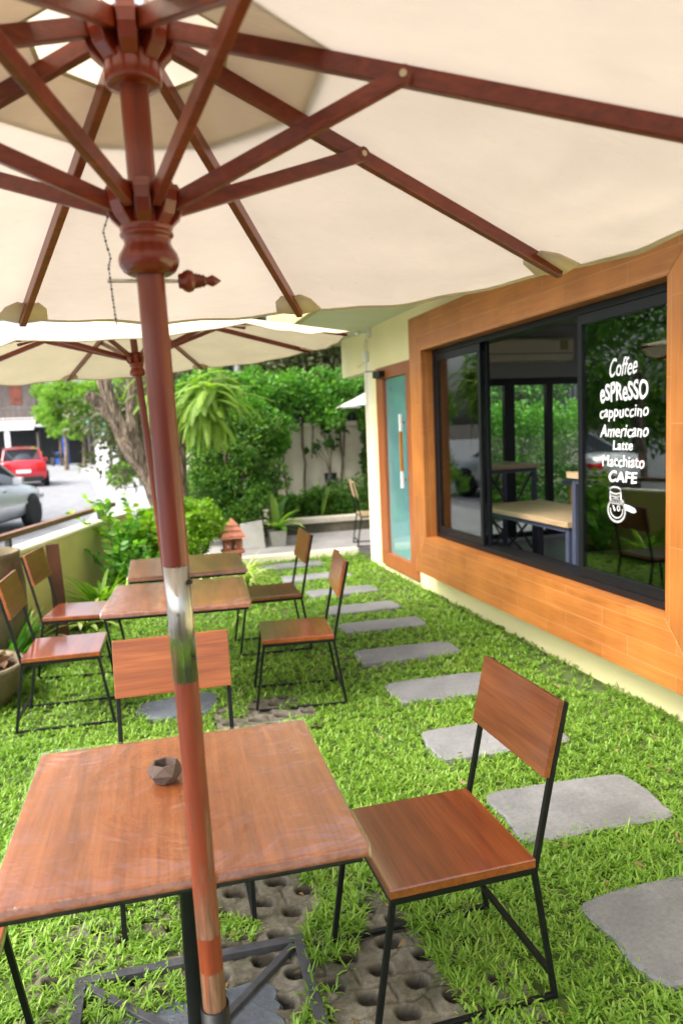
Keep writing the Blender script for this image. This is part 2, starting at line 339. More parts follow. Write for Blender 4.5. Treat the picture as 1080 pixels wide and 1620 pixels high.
def unit(a): return a / (np.linalg.norm(a, axis=1, keepdims=True) + 1e-9)
def leaves(pos, dirs, ln, wd, fold=.12, droop=.15):
    N = len(pos); d = unit(dirs); r = rng.normal(size=(N, 3)); s = unit(np.cross(d, r)); nn = np.cross(s, d)
    nn *= np.where(nn[:, 2:3] < 0, -1, 1); ln = np.broadcast_to(ln, (N,))[:, None]; wd = np.broadcast_to(wd, (N,))[:, None]
    V = np.stack([pos, pos + d * ln * .45 + s * wd * .5 + nn * ln * fold, pos + d * ln - nn * ln * droop, pos + d * ln * .45 - s * wd * .5 + nn * ln * fold], 1).reshape(-1, 3)
    b = np.arange(N)[:, None] * 4; F = np.concatenate([b + np.array([0, 1, 2]), b + np.array([0, 2, 3])]); return V, F
def blob_leaves(blobs, n, size, aspect=.5, up=.25, name='foliage', mat=None, parent=None, shell=.55, sub=14, subr=.34, clip=None, seed=0):
    """blobs: list of (cx,cy,cz,rx,ry,rz); leaves gather on smaller sub-clumps so the outline stays uneven"""
    P = []; D = []
    vol = np.array([b[3] * b[4] * b[5] for b in blobs]) ** .67; vol /= vol.sum()
    for b, f in zip(blobs, vol):
        k = max(4, int(sub)); c = np.array(b[:3]); R = np.array(b[3:6])
        dirs = unit(rng.normal(size=(k, 3))); cc = dirs * (rng.uniform(.35, .85, (k, 1))); rr = rng.uniform(.6, 1.25, k) * subr
        m_ = int(n * f); idx = rng.integers(0, k, m_); u = unit(rng.normal(size=(m_, 3))); rad = rng.uniform(shell, 1.05, (m_, 1))
        p = (cc[idx] + u * rr[idx][:, None] * rad); P.append(c + p * R); D.append(u + np.array([0, 0, up]) + rng.normal(size=(m_, 3)) * .6)
    P = np.concatenate(P); D = np.concatenate(D)
    if clip is not None: k = clip(P); P = P[k]; D = D[k]
    N = len(P); ln = size * rng.uniform(.6, 1.25, N)
    V, F = leaves(P, D, ln, ln * aspect); t = np.repeat(np.clip(rng.normal(.5, .24, N), 0, 1), 4)
    return npmesh(name, V, F, mat, parent, t)
def strap_leaves(items, mat, name, parent, seg=6, keel=.15):
    """items: (base, azimuth, length, width, start pitch, bend)"""
    V = []; F = []; T = []
    for base, az, ln, wd, pitch, bend in items:
        p = np.array(base, float); o = len(V); t = random.random()
        h = np.array([math.cos(az), math.sin(az), 0]); sd = np.array([-math.sin(az), math.cos(az), 0])
        for i in range(seg + 1):
            u = i / seg; a = pitch - bend * u; dr = h * math.cos(a) + np.array([0, 0, 1]) * math.sin(a)
            nn = -h * math.sin(a) + np.array([0, 0, 1]) * math.cos(a)
            ww = wd * .5 * (math.sin(PI * min(1, .12 + u * .88)) ** .7 if u < 1 else .02)
            V += [p + sd * ww + nn * ww * keel * 2, p, p - sd * ww + nn * ww * keel * 2]; T += [t] * 3
            if i < seg:
                k = o + i * 3; F += [(k, k + 1, k + 4, k + 3), (k + 1, k + 2, k + 5, k + 4)]
            p = p + dr * ln / seg
    return npmesh(name, V, F, mat, parent, T, True)

# ---------------------------------------------------------------- the ground
def sheet(name, poly, z, mat):
    o = MB().add([(x, y, z) for x, y in poly], [tuple(range(len(poly)))]).build(name, mat); return struct(o)
sheet('ground', [(-600, -60), (600, -60), (600, 900), (-600, 900)], -.06, M['soil'])
WA, WB = np.array([-1.60, 4.99]), np.array([-.10, 9.85])       # street wall line
sheet('road', [(-60, -30), (-5.2, -10), (-2.6, 1), (-1.45, 7), (-.95, 12), (-.88, 18), (-.95, 22.5), (-1.7, 33), (-4.0, 57.5), (-6, 75), (-60, 75)], -.052, M['asphalt'])
sheet('pavement', [(-2.55, 1), (-1.6, 1), (-.1, 9.85), (1.6, 9.9), (1.4, 22), (-.2, 34), (-2.6, 57), (-4.2, 57), (-1.85, 33), (-1.1, 22.5), (-1.05, 18), (-1.15, 12), (-1.7, 7)], -.048, M['footpath'])
sheet('garden_soil', [(-2.0, .2), (2.9, .2), (2.9, 9.7), (-.1, 9.7), (-1.6, 5.0)], -.012, M['lawn'])

STONES = [(1.84, 1.92, .98, .44, .03), (1.73, 2.70, .70, .42, -.05), (1.72, 3.47, .72, .38, -.03), (1.77, 4.27, .68, .37, -.03), (1.83, 5.05, .75, .32, -.03), (1.90, 5.85, .72, .30, -.03), (1.93, 6.5, .68, .30, -.02), (1.94, 7.27, .72, .32, 0), (1.88, 8.15, .78, .32, .02), (1.75, 8.98, .80, .30, .02)]
SLATES = [(.16, 4.57, .48, .34, .1), (.01, 1.95, .60, .30, .08)]
def stone_poly(sx, sy, seed, n=64, pw=5.5, jag=.03):
    r = random.Random(seed); ph = [r.uniform(0, 6.28) for _ in range(5)]; out = []
    for k in range(n):
        a = 2 * PI * k / n; c, s_ = math.cos(a), math.sin(a)
        rr = 1 / ((abs(c) ** pw + abs(s_) ** pw) ** (1 / pw)); rr *= 1 + jag * (math.sin(3 * a + ph[0]) + .7 * math.sin(5 * a + ph[1]) + .5 * math.sin(9 * a + ph[2]) + .35 * math.sin(17 * a + ph[3]))
        out.append((c * rr * sx / 2, s_ * rr * sy / 2))
    return out
def stone(i, x, y, sx, sy, rz, mat, label, group, h=.024, pw=10, name='stepping_stone', jag=.016):
    po = stone_poly(sx, sy, i + 3, pw=pw, jag=jag); ins = [(a * .975, b * .955) for a, b in po]; n = len(po)
    mb = MB(); vs = [(a, b, -.03) for a, b in po] + [(a, b, h - .008) for a, b in po] + [(a, b, h + random.uniform(-.001, .001)) for a, b in ins]
    fs = [tuple(range(2 * n, 3 * n))]
    for k in range(n):
        for L_ in (0, 1): fs.append((L_ * n + k, L_ * n + (k + 1) % n, (L_ + 1) * n + (k + 1) % n, (L_ + 1) * n + k))
    o = mb.add(vs, fs).build(name, mat); o.location = (x, y, 0); o.rotation_euler = (0, 0, rz); tag(o, label, 'stepping stone' if name[0] == 's' and 'slate' not in name else 'slate slab', group)
    return o
slab = ['large grey stepping stone at the right edge, nearest the camera', 'grey stepping stone just behind the seat of the nearest chair', 'grey stepping stone half hidden behind the nearest chair backrest', 'fourth stepping stone from the front, left of the nearest backrest top', 'fifth stepping stone from the front, below the window sill corner',
        'sixth stepping stone, level with the middle right chair', 'seventh stepping stone, behind the middle right chair backrest', 'thin stepping stone beside the farther right chair', 'stepping stone level with the glass door, ninth from the front', 'farthest stepping stone, just before the terrace step']
for i, a in enumerate(STONES): stone(i, *a, M['stone'], slab[i], 'grey stepping stones leading along the building')
for i, (a, lb) in enumerate(zip(SLATES, ['blue grey slate slab in the grass behind the front table', 'blue grey slate slab under the front table at the parasol base'])):
    stone(20 + i, *a, M['slate'], lb, None, .022, 3.5, 'slate_slab', .05)

# interlocking grass pavers as a relief (holes and seams are real depth)
def paver_patch(x0, y0, x1, y1, rz, zt=.018, res=.0065):
    nx = int((x1 - x0) / res); ny = int((y1 - y0) / res)
    X, Y = np.meshgrid(np.linspace(x0, x1, nx), np.linspace(y0, y1, ny)); c, s_ = math.cos(rz), math.sin(rz)
    U = X * c + Y * s_; W = -X * s_ + Y * c
    px, py = .155, .095; row = np.floor(W / py); uu = (U / px + .5 * (row % 2)) % 1 - .5; ww = (W / py) % 1 - .5
    jx = .004 * np.sin(U * 40 + row * 2) ; hole = ((np.abs(uu * px + jx) / .033) ** 2.6 + (np.abs(ww * py + .012 * uu * 2) / .027) ** 2.6)
    wav = W + .013 * np.sin(2 * PI * U / px + PI * (np.floor(W / py + .5) % 2)); sd = np.abs(((wav / py + .0) % 1) - .0); sd = np.minimum(sd, 1 - sd) * py
    su = np.abs(((U / (px * 2) + .25 * row) % 1) - .5) * px * 2
    hs = np.clip((1.45 - hole) / .9, 0, 1); Z = zt - .026 * hs * hs * (3 - 2 * hs) + .004 * np.exp(-(hole - 2.2) ** 2) - .012 * np.exp(-(sd / .004) ** 2) - .010 * np.exp(-(su / .004) ** 2) * (hole > 1.3)
    Z -= .004 * np.exp(-(hole - 1) ** 2 * 1.2)
    Z += .0018 * np.sin(U * 91 + W * 37) * np.sin(W * 83 - U * 19) + rng.normal(0, .0006, Z.shape)
    V = np.stack([X, Y, Z], -1).reshape(-1, 3); i = np.arange(ny - 1)[:, None] * nx + np.arange(nx - 1)[None]; i = i.ravel()
    o = npmesh('paving', V, np.stack([i, i + 1, i + nx + 1, i + nx], 1), M['paver'], None, np.clip((1.55 - hole.ravel()) / .7, 0, 1), True); return struct(o)
paver_patch(-.45, 1.2, 1.0, 2.85, .12); paver_patch(.34, 3.95, .92, 4.50, .05)

# ---------------------------------------------------------------- grass
def in_stone(P, grow=0.):
    k = np.zeros(len(P), bool)
    for (x, y, sx, sy, rz) in STONES + SLATES:
        c, s_ = math.cos(rz), math.sin(rz); dx = P[:, 0] - x; dy = P[:, 1] - y
        u = (dx * c + dy * s_) / (sx / 2 + grow); v_ = (-dx * s_ + dy * c) / (sy / 2 + grow)
        k |= (np.abs(u) ** 8 + np.abs(v_) ** 8) < 1
    return k
def vnoise(P, sc, seed):
    r = np.random.default_rng(seed); o = np.zeros(len(P))
    for i in range(7):
        a = r.uniform(0, 6.28); f = sc * r.uniform(.6, 1.7); o += np.sin((P[:, 0] * math.cos(a) + P[:, 1] * math.sin(a)) * f + r.uniform(0, 6.28))
    return o / 3.2
def left_edge(y): return np.interp(y, [0, 4.8, 5.3, 6.2, 7.0, 8, 8.5, 9.6], [-1.8, -1.55, -.95, -.72, -.45, .10, .9, 1.15])
def grass_tufts(y0, y1, dens, seed):
    A = (2.8 + 1.8) * (y1 - y0); n_ = int(A * dens); P = np.stack([rng.uniform(-1.8, 2.8, n_), rng.uniform(y0, y1, n_)], 1)
    k = (P[:, 0] > left_edge(P[:, 1])) & (P[:, 0] < 2.775) & (P[:, 1] < 9.45); P = P[k]
    ins = in_stone(P, -.026); keep = ~ins
    # paved zone under the front table: only clumps
    z1 = ((P[:, 0] > -.20 + .22 * (P[:, 1] > 1.9) * (P[:, 1] < 2.26) + .05 * np.sin(P[:, 1] * 13)) & (P[:, 0] < .74 + .07 * np.sin(P[:, 1] * 9 + 1)) & (P[:, 1] > 1.1) & (P[:, 1] < 2.72 + .06 * np.sin(P[:, 0] * 11)))
    cl = vnoise(P, 17, 3)
    keep &= ~(z1 & (cl < np.where(P[:, 0] < .02, -1.0, .15)))
    keep &= ~((P[:, 0] > .40) & (P[:, 0] < .78) & (P[:, 1] > 1.5) & (P[:, 1] < 2.12) & (rng.uniform(size=len(P)) > .03))
    z2 = ((P[:, 0] - .62) / .30) ** 2 + ((P[:, 1] - 4.22) / .28) ** 2 < 1
    keep &= ~(z2 & (vnoise(P, 15, 9) < .35))
    bare = (((P[:, 0] - 2.62) / .16) ** 2 + ((P[:, 1] - 4.15) / .32) ** 2 < 1); keep &= ~(bare & (rng.uniform(size=len(P)) < .8))
    keep &= rng.uniform(size=len(P)) < np.clip(1.25 + .38 * vnoise(P, 5, 5), .5, 1)
    return P[keep]
def make_grass():
    Vs = []; Fs = []; Ts = []; off = 0
    for (y0, y1, dens, nb, ls, ws) in ((.7, 2.6, 2300, 7, .95, 1.0), (2.6, 4.4, 1750, 7, .9, 1.15), (4.4, 6.6, 1000, 6, .95, 1.7), (6.6, 9.5, 650, 6, .95, 2.2)):
        P = grass_tufts(y0, y1, dens, 1); n_ = len(P); hn = .8 + .22 * vnoise(P, 6, 21)
        base = np.repeat(P, nb, 0); m_ = len(base); hn = np.repeat(hn, nb)
        base = base + rng.normal(0, .007, (m_, 2)); az = rng.uniform(0, 2 * PI, m_)
        ln = rng.uniform(.024, .058, m_) * ls * hn * np.where(rng.uniform(size=m_) < .05, 1.5, 1); wd = rng.uniform(.0042, .0078, m_) * ws; pitch = rng.uniform(.35, 1.35, m_); bend = rng.uniform(.3, 1.5, m_)
        h = np.stack([np.cos(az), np.sin(az), 0 * az], 1); sd = np.stack([-np.sin(az), np.cos(az), 0 * az], 1)
        onp = ((base[:, 0] > -.45) & (base[:, 0] < 1.0) & (base[:, 1] > 1.2) & (base[:, 1] < 2.85)) | ((base[:, 0] > .34) & (base[:, 0] < .92) & (base[:, 1] > 3.95) & (base[:, 1] < 4.5))
        p = np.concatenate([base, rng.uniform(-.008, .012, (m_, 1)) + .020 * onp[:, None]], 1); rows = []
        for i, wf in enumerate((.55, 1., .8, 0)):
            if i < 3: rows += [p + sd * (wd * wf / 2)[:, None], p - sd * (wd * wf / 2)[:, None]]
            else: rows += [p]
            a = pitch - bend * (i + .5) / 3; p = p + (h * np.cos(a)[:, None] + np.array([0, 0, 1]) * np.sin(a)[:, None]) * (ln / 3)[:, None]
        V = np.stack(rows, 1); V[:, :, 2] = np.maximum(V[:, :, 2], -.005); V = V.reshape(-1, 3); b = np.arange(m_)[:, None] * 7 + off
        F = np.concatenate([b + np.array(q) for q in ((0, 1, 3), (0, 3, 2), (2, 3, 5), (2, 5, 4), (4, 5, 6))])
        tt = np.repeat(np.clip(rng.normal(.5, .2, n_), 0, 1), nb) * .5 + rng.uniform(0, .5, m_)
        Vs.append(V); Fs.append(F); Ts.append(np.repeat(tt, 7)); off += len(V)
    o = npmesh('grass', np.concatenate(Vs), np.concatenate(Fs), M['leafgrass'], None, np.concatenate(Ts), True)
    tag(o, 'broad leaved green lawn grass around the stepping stones', 'grass', kind='stuff')
make_grass()
# scattered dry leaves
n_ = 420; P = np.stack([rng.uniform(-1.2, 2.75, n_), rng.uniform(1.2, 7.5, n_)], 1); P = P[~in_stone(P) | (rng.uniform(size=n_) < .15)]
V, F = leaves(np.concatenate([P, rng.uniform(.018, .045, (len(P), 1))], 1), np.concatenate([rng.normal(size=(len(P), 2)), rng.normal(0, .15, (len(P), 1))], 1), rng.uniform(.018, .042, len(P)), rng.uniform(.008, .018, len(P)))
tag(npmesh('fallen_leaves', V, F, M['dryleaf'], None, np.repeat(rng.uniform(0, 1, len(P)), 4)), 'small brown dry leaves scattered over the lawn', 'fallen leaves', kind='stuff')

# ---------------------------------------------------------------- chairs
CW, CD = .445, .432
def make_chair(label, seatm, backm, group):
    t = thing('wooden_chair', label, 'chair', group=group); W2, D2 = CW / 2, CD / 2
    MB().box((-D2, -W2, .422), (D2, W2, .45)).build('seat', seatm, t, .004)
    tb = Vector((-D2 - .0457, 0, .676)); tt = Vector((-D2 - .0952, 0, .892)); d = (tt - tb).normalized(); nrm = Vector((d.z, 0, -d.x))
    mb = MB(); P = []
    for s_ in (0, .019):
        for q, y in ((tb, -W2), (tb, W2), (tt, W2), (tt, -W2)): P.append(q + Vector((0, y, 0)) + nrm * s_)
    mb.add(P, [(3, 2, 1, 0), (4, 5, 6, 7), (0, 1, 5, 4), (1, 2, 6, 5), (2, 3, 7, 6), (3, 0, 4, 7)]); bk = mb.build('backrest', backm, t, .003)
    r = .016; Y = W2 - .010
    for s_ in (1, -1):
        MB().bar((-D2 - .061, s_ * Y, .008), (-D2 + .002, s_ * Y, .415), r, r, (1, 0, 0)).bar((-D2 + .002, s_ * Y, .405), tb - nrm * .009 + Vector((0, s_ * Y, 0)) * 1 - d * .0, r, r, (1, 0, 0)).bar(tb - nrm * .009 + Vector((0, s_ * Y, 0)) - d * .004, tt - nrm * .009 + Vector((0, s_ * Y, 0)) - d * .004, r, r, (1, 0, 0)).build('leg', M['black'], t, .002)
        MB().bar((D2 + .052, s_ * Y, .008), (D2 - .012, s_ * Y, .418), r, r, (1, 0, 0)).build('leg', M['black'], t, .002)
        MB().bar((-D2 - .055, s_ * Y, .017), (D2 + .046, s_ * Y, .017), r * .95, r * .95).build('skid', M['black'], t, .002)
    MB().bar((-D2 - .049, -Y, .088), (-D2 - .049, Y, .088), r, r).build('stretcher', M['black'], t)
    fr = MB()
    for s_ in (1, -1): fr.bar((-D2 + .004, s_ * (Y - .001), .412), (D2 - .004, s_ * (Y - .001), .412), .014, .017); fr.bar((s_ * (D2 - .012), -Y, .4115), (s_ * (D2 - .012), Y, .4115), .014, .016)
    fr.build('seat_frame', M['black'], t); return t
G1 = 'wooden chairs with black steel frames on the lawn'
c1 = make_chair('large wooden chair right of the front table, nearest the camera', M['seat'], M['back'], G1)
c1.location = (.7755, 1.9754, .012); c1.rotation_euler = (0, 0, math.radians(180.6))
R_ = math.radians
copy_tree(c1, (.8835, 4.4812, 0), R_(172.8), 'wooden chair on the right of the middle table, beside the slate slab')
copy_tree(c1, (.9272, 5.6610, 0), R_(178), 'wooden chair on the right of the far table, under the potted plant')
copy_tree(c1, (-.4806, 4.6839, 0), R_(-3.3), 'wooden chair cut by the left picture edge with pale glare on its seat')
copy_tree(c1, (-.4600, 5.6616, 0), R_(-8.9), 'wooden chair left of the far table with dark brown backrest before the yellow wall')
bd_ = thing('leaning_board', 'narrow dark brown wooden board standing behind the dark left chair', 'board', (-.66, 6.28, 0), R_(12)); MB().bar((-.0, 0, 0), (-.03, 0, .86), .10, .02, (0, 1, 0)).build('board', plain('dark_board', (.10, .035, .015), .6, 0, .3, 6), bd_)
copy_tree(c1, (.075, 2.655, 0), R_(-91.5), 'wooden chair behind the front table with its orange backrest to the pole')
copy_tree(c1, (-.62, 1.77, 0), R_(0), 'chair at the left picture edge under the front tabletop, only one leg showing')
tc_ = make_chair('pale wooden chair on the terrace, half hidden by the cream post', M['lightwood'], M['lightwood'], None); tc_.location = (3.12, 9.78, .06); tc_.rotation_euler = (0, 0, R_(-8))

# ---------------------------------------------------------------- tables
TW, TD = .794, .769
def film_mesh(t, w_, d_, z1, z0):
    n = 90; xs = np.linspace(-w_ / 2, w_ / 2, n); ys = np.linspace(-d_ / 2, d_ / 2, n); X, Y = np.meshgrid(xs, ys); Z = np.full_like(X, z1)
    r2 = random.Random(5)
    for cx in (-w_ / 2, w_ / 2):
        for cy in (-d_ / 2, d_ / 2):
            dd = np.hypot(X - cx, Y - cy); a = np.arctan2(Y - cy, X - cx); ph = r2.uniform(0, 6)
            Z += .0050 * np.exp(-dd / .085) * (.5 + .5 * np.sin(a * 17 + ph + 3 * np.sin(dd * 30))) * np.clip(dd / .02, 0, 1)
    Z += .0007 * (1 + np.sin(X * 23 + 4 * np.sin(Y * 7)) * np.sin(Y * 31 + 3 * np.sin(X * 9)))
    for e in (np.abs(X - w_ / 2), np.abs(X + w_ / 2)):
        Z += .0010 * np.exp(-e / .03) * (.5 + .5 * np.sin(Y * 75 + 5 * np.sin(Y * 13)))
    V = np.stack([X, Y, Z], -1).reshape(-1, 3).tolist(); F = []
    for j in range(n - 1):
        for i in range(n - 1): k = j * n + i; F.append((k, k + 1, k + n + 1, k + n))
    ring = [i for i in range(n)] + [j * n + n - 1 for j in range(1, n)] + [(n - 1) * n + i for i in range(n - 2, -1, -1)] + [j * n for j in range(n - 2, 0, -1)]
    o = len(V)
    for k in ring:
        x, y, z = V[k]; V.append([x * 1.0035 + .0007 * math.sin(k * .9), y * 1.0035 + .0007 * math.sin(k * 1.3), z0 + .0015 * math.sin(k * .31)])
    m_ = len(ring)
    for i in range(m_): F.append((ring[i], o + i, o + (i + 1) % m_, ring[(i + 1) % m_]))
    return npmesh('plastic_film', V, F, M['film'], t, None, True)
def make_table(label, base=True):
    t = thing('square_table', label, 'table', group='square wooden tables on black pedestals')
    MB().box((-TW / 2, -TD / 2, .722), (TW / 2, TD / 2, .749)).build('tabletop', M['top'], t, .004)
    film_mesh(t, TW + .008, TD + .008, .7525, .7205)
    f = MB()
    for s_ in (1, -1): f.bar((-TW / 2 + .012, s_ * (TD / 2 - .022), .7145), (TW / 2 - .012, s_ * (TD / 2 - .022), .7145), .025, .013); f.bar((s_ * (TW / 2 - .022), -TD / 2 + .036, .7145), (s_ * (TW / 2 - .022), TD / 2 - .036, .7145), .025, .012)
    f.bar((-TW / 2 + .036, 0, .712), (TW / 2 - .036, 0, .712), .04, .015).build('rim_frame', M['black'], t)
    MB().lathe([(.024, .03), (.024, .698)], 20).build('pedestal', M['black'], t)
    if not base: MB().lathe([(.0, .0), (.06, .0), (.06, .02), (.0245, .03)], 28).build('base_disc', M['black'], t); return t
    b = MB(); h = .335; zf_ = .008
    for s_ in (1, -1): b.bar((-h - .016, s_ * h, .030), (h + .016, s_ * h, .030), .032, .024); b.bar((s_ * h, -h + .016, .030), (s_ * h, h - .016, .030), .032, .0235)
    for a in (1, -1):
        for c_ in (1, -1): b.bar((a * .02, c_ * .02, .028), (a * (h - .02), c_ * (h - .02), .028), .024, .020)
    b.build('base_frame', M['steelgrey'], t, .002); return t
t1 = make_table('large square wooden table in front, wrapped in clear plastic film, ashtray on top')
t1.location = (.0535, 1.9035, 0); t1.rotation_euler = (0, 0, R_(-1.7))
t2 = make_table('middle square table behind the steel sleeve of the pole, shiny orange top', False); t2.location = (.1904, 4.4304, 0); t2.rotation_euler = (0, 0, R_(-4.9))
copy_tree(t2, (.2974, 5.4350, 0), R_(-1.3), 'farthest square table, green plants mirrored in its top')

# ashtray: a faceted concrete bowl
mb = MB(); n = 6
def ring(r, z, off): return [(r * math.cos(2 * PI * (k + off) / n), r * math.sin(2 * PI * (k + off) / n), z) for k in range(n)]
V = ring(.030, 0, 0) + ring(.050, .026, .5) + ring(.036, .050, 0) + ring(.029, .050, 0) + ring(.024, .022, 0)
F = [tuple(range(6))[::-1]]
for k in range(6):
    k1 = (k + 1) % 6; F += [(k, 6 + (k - 1) % 6, 6 + k), (k, 6 + k, k1), (12 + k, 6 + k, 6 + (k - 1) % 6), (12 + k, 12 + k1, 6 + k), (12 + k, 18 + k, 18 + k1, 12 + k1), (18 + k, 24 + k, 24 + k1, 18 + k1)]
F += [(24, 25, 26, 27, 28, 29)]
V = [v for v in V]
mb.add(V, F); o = mb.build('ashtray', M['ashstone'], None, .0015); o.location = (.017, 1.985, .7545); o.rotation_euler = (0, 0, .35); tag(o, 'brown faceted concrete ashtray on the front table, half behind the pole', 'ashtray')

# ---------------------------------------------------------------- parasols
def make_parasol(label, O, axis, L, R, drop, th, mats, pr=.0235, detail=True, s_hub=2.0, tj=.3816, bottom=.5, runner=None, sag=.02):
    t = thing('parasol', label, 'parasol'); ax = Vector(axis).normalized(); e1 = Vector((0, 1, 0)).cross(ax).normalized(); e2 = ax.cross(e1)
    t.matrix_world = Matrix(((e1.x, e2.x, ax.x, O[0]), (e1.y, e2.y, ax.y, O[1]), (e1.z, e2.z, ax.z, O[2]), (0, 0, 0, 1)))
    cv, hemm, patchm = mats
    slv0, slv1 = 1.231, 1.455
    if detail:
        MB().lathe([(pr * .95, bottom), (pr * .95, slv0 + .01)], 24).build('pole', M['poleworn'], t)
        MB().lathe([(pr, slv1 - .01), (pr, L - .06)], 28).build('pole', M['pole'], t)
        sl = MB().lathe([(pr * .90, slv0), (pr * .98, slv0), (pr * .98, slv1), (pr * .90, slv1)], 32).build('sleeve', M['inox'], t)
        MB().tube([(pr * .7, -pr * .72, 1.415), (pr * .86 + .004, -pr * .86, 1.415)], .0045, 10).tube([(pr * .7, -pr * .72, 1.275), (pr * .80, -pr * .80, 1.275)], .0035, 8).build('screw', M['black'], sl)
    else: MB().lathe([(pr, bottom), (pr, L - .06)], 20).build('pole', M['pole'], t)
    if detail:
        MB().lathe([(.0275, .035), (.0275, .574), (.0240, .574), (.0240, .05)], 28).build('base_tube', M['black'], t); MB().box((-.2, -.2, .012), (.2, .2, .034), .004).build('base_plate', M['steelgrey'], t)
    # crown
    def lobes(mb, z0, z1, r0, r1, wdt):
        for k in range(8):
            a = th + (k + .5) * PI / 4; c, s_ = math.cos(a), math.sin(a)
            pr_ = [(r0, z1), (r1 * .86, z1), (r1, z1 - (z1 - z0) * .25), (r1 * .98, z1 - (z1 - z0) * .5), (r1 * .86, z1 - (z1 - z0) * .78), (r1 * .62, z0), (r0, z0)]
            P = []
            for sgn in (-1, 1):
                for (r, z) in pr_: P.append((r * c - sgn * wdt / 2 * s_ * min(1, .55 + .45 * r / r1), r * s_ + sgn * wdt / 2 * c * min(1, .55 + .45 * r / r1), z))
            n = len(pr_); mb.add(P, [tuple(range(n)), tuple(range(n, 2 * n))[::-1]] + [(i, n + i, n + (i + 1) % n, (i + 1) % n) for i in range(n)])
    mb = MB(); mb.lathe([(.030, L - .078), (.045, L - .076), (.047, L - .068), (.047, L - .034), (.043, L - .028), (.038, L - .026), (.038, L + .035), (.02, L + .045)], 28); lobes(mb, L - .045, L + .03, .03, .075, .031)
    mb.build('crown', M['mahog2'], t, .0025)
    zr = runner if runner else 2.06
    mb = MB(); prof = [(pr + .004, zr - .112), (.034, zr - .112), (.044, zr - .106), (.0495, zr - .096), (.051, zr - .088), (.049, zr - .079), (.042, zr - .068), (.0385, zr - .060), (.040, zr - .052), (.0445, zr - .049), (.045, zr - .044), (.042, zr - .041), (.044, zr - .038), (.044, zr - .032), (.038, zr - .028), (.036, zr + .024), (pr + .004, zr + .026)]
    mb.lathe(prof, 30); lobes(mb, zr - .036, zr + .034, .028, .066, .027); mb.build('runner', M['mahog2'], t, .002)
    # ribs and struts
    def ribpt(r, a, dz=0): z = L - drop * (r - .07) / (R - .07); return Vector((r * math.cos(a), r * math.sin(a), z + dz))
    for k in range(8):
        a = th + k * PI / 4; j = ribpt(.08 + (R - .08) * tj, a, -.004); A0 = ribpt(.05, a); A1 = ribpt(R + .004, a, .002)
        h = .030 if detail else .03
        rb = MB().bar(A0, A1, .018, h).build('rib', M['mahog'], t, .0025)
        b0 = Vector((.052 * math.cos(a), .052 * math.sin(a), zr + .0)); sd = Vector((math.sin(a), -math.cos(a), 0)) * .017
        st = MB(); dd = (j - b0).normalized(); up = sd.normalized().cross(dd)
        st.bar(b0, j + sd * 0 - dd * .0 + sd * 1.0, .015, .027)
        st.tube([j + sd * .55, j + sd * 1.47], .0135, 16)
        so = st.build('strut', M['mahog'], t, .002)
        if detail and k == 5: MB().tube([ribpt(.585, a, .014), ribpt(.61, a, .021), ribpt(.645, a, .024), ribpt(.66, a, .014)], .0022, 6).build('strap', hemm, rb)
        if detail: MB().tube([j + sd * 1.40, j + sd * 1.58], .0058, 14).build('rivet', M['brass'], so)
        # pocket patch at the rib tip, a bent pad sewn under the canvas corner
        P = []; pd = .055
        for (rr, ww, dz) in ((R - .085, .028, .0115), (R - .045, pd, .0105), (R + .018, pd * 1.25, .0085)):
            for sg in (-1, 0, 1):
                q = ribpt(rr - abs(sg) * ww * .38, a, dz - (0 if sg else .0)); P.append(q + Vector((-math.sin(a), math.cos(a), 0)) * sg * ww)
        MB().add([p + Vector((0, 0, -.002)) for p in P] + [p - Vector((0, 0, .006)) for p in P], [(0, 1, 4, 3), (1, 2, 5, 4), (3, 4, 7, 6), (4, 5, 8, 7), (10, 9, 12, 13), (11, 10, 13, 14), (13, 12, 15, 16), (14, 13, 16, 17), (0, 3, 12, 9), (3, 6, 15, 12), (2, 11, 14, 5), (5, 14, 17, 8), (6, 7, 16, 15), (7, 8, 17, 16), (0, 9, 10, 1), (1, 10, 11, 2)], True).build('pocket', patchm, rb)
    # canvas
    NU, NV = 16, 26
    def panel_pt(k, u, r, lift, sagk):
        a0, a1 = th + k * PI / 4, th + (k + 1) * PI / 4; f = (r - .07) / (R - .07)
        p = ribpt(r, a0, lift).lerp(ribpt(r, a1, lift), u); q = 4 * u * (1 - u)
        p.z -= sagk * q * max(f, 0) ** 2
        p.z += .0035 * q * math.sin(r * 21 + k * 2.1 + 3 * u) * max(f, 0) + .0036 * q * math.sin(r * 62 + 2.5 * math.sin(u * 6 + k * 1.7)) * max(0, f - .45) * (1 + math.sin(k * 2.3 + u * 5)) + .004 * q * math.exp(-((R - r) / .12) ** 2) * math.sin(u * 19 + k)
        out = Vector((math.cos((a0 + a1) / 2), math.sin((a0 + a1) / 2), 0)); p += out * (.03 * q * max(f, 0) ** 3 * (1 if detail else .3)); return p
    def canopy(r0, r1, lift, sagk, name, mat, parent, lift1=0.):
        V = []; F = []; nu = 8 * NU
        for j in range(NV + 1):
            r = r0 + (r1 - r0) * j / NV; lf = lift + lift1 * (1 - j / NV)
            for k in range(8):
                for i in range(NU): V.append(panel_pt(k, i / NU, r, lf, sagk)[:])
        for j in range(NV):
            for i in range(nu): F.append((j * nu + i, j * nu + (i + 1) % nu, (j + 1) * nu + (i + 1) % nu, (j + 1) * nu + i))
        return npmesh(name, V, F, mat, parent, None, True)
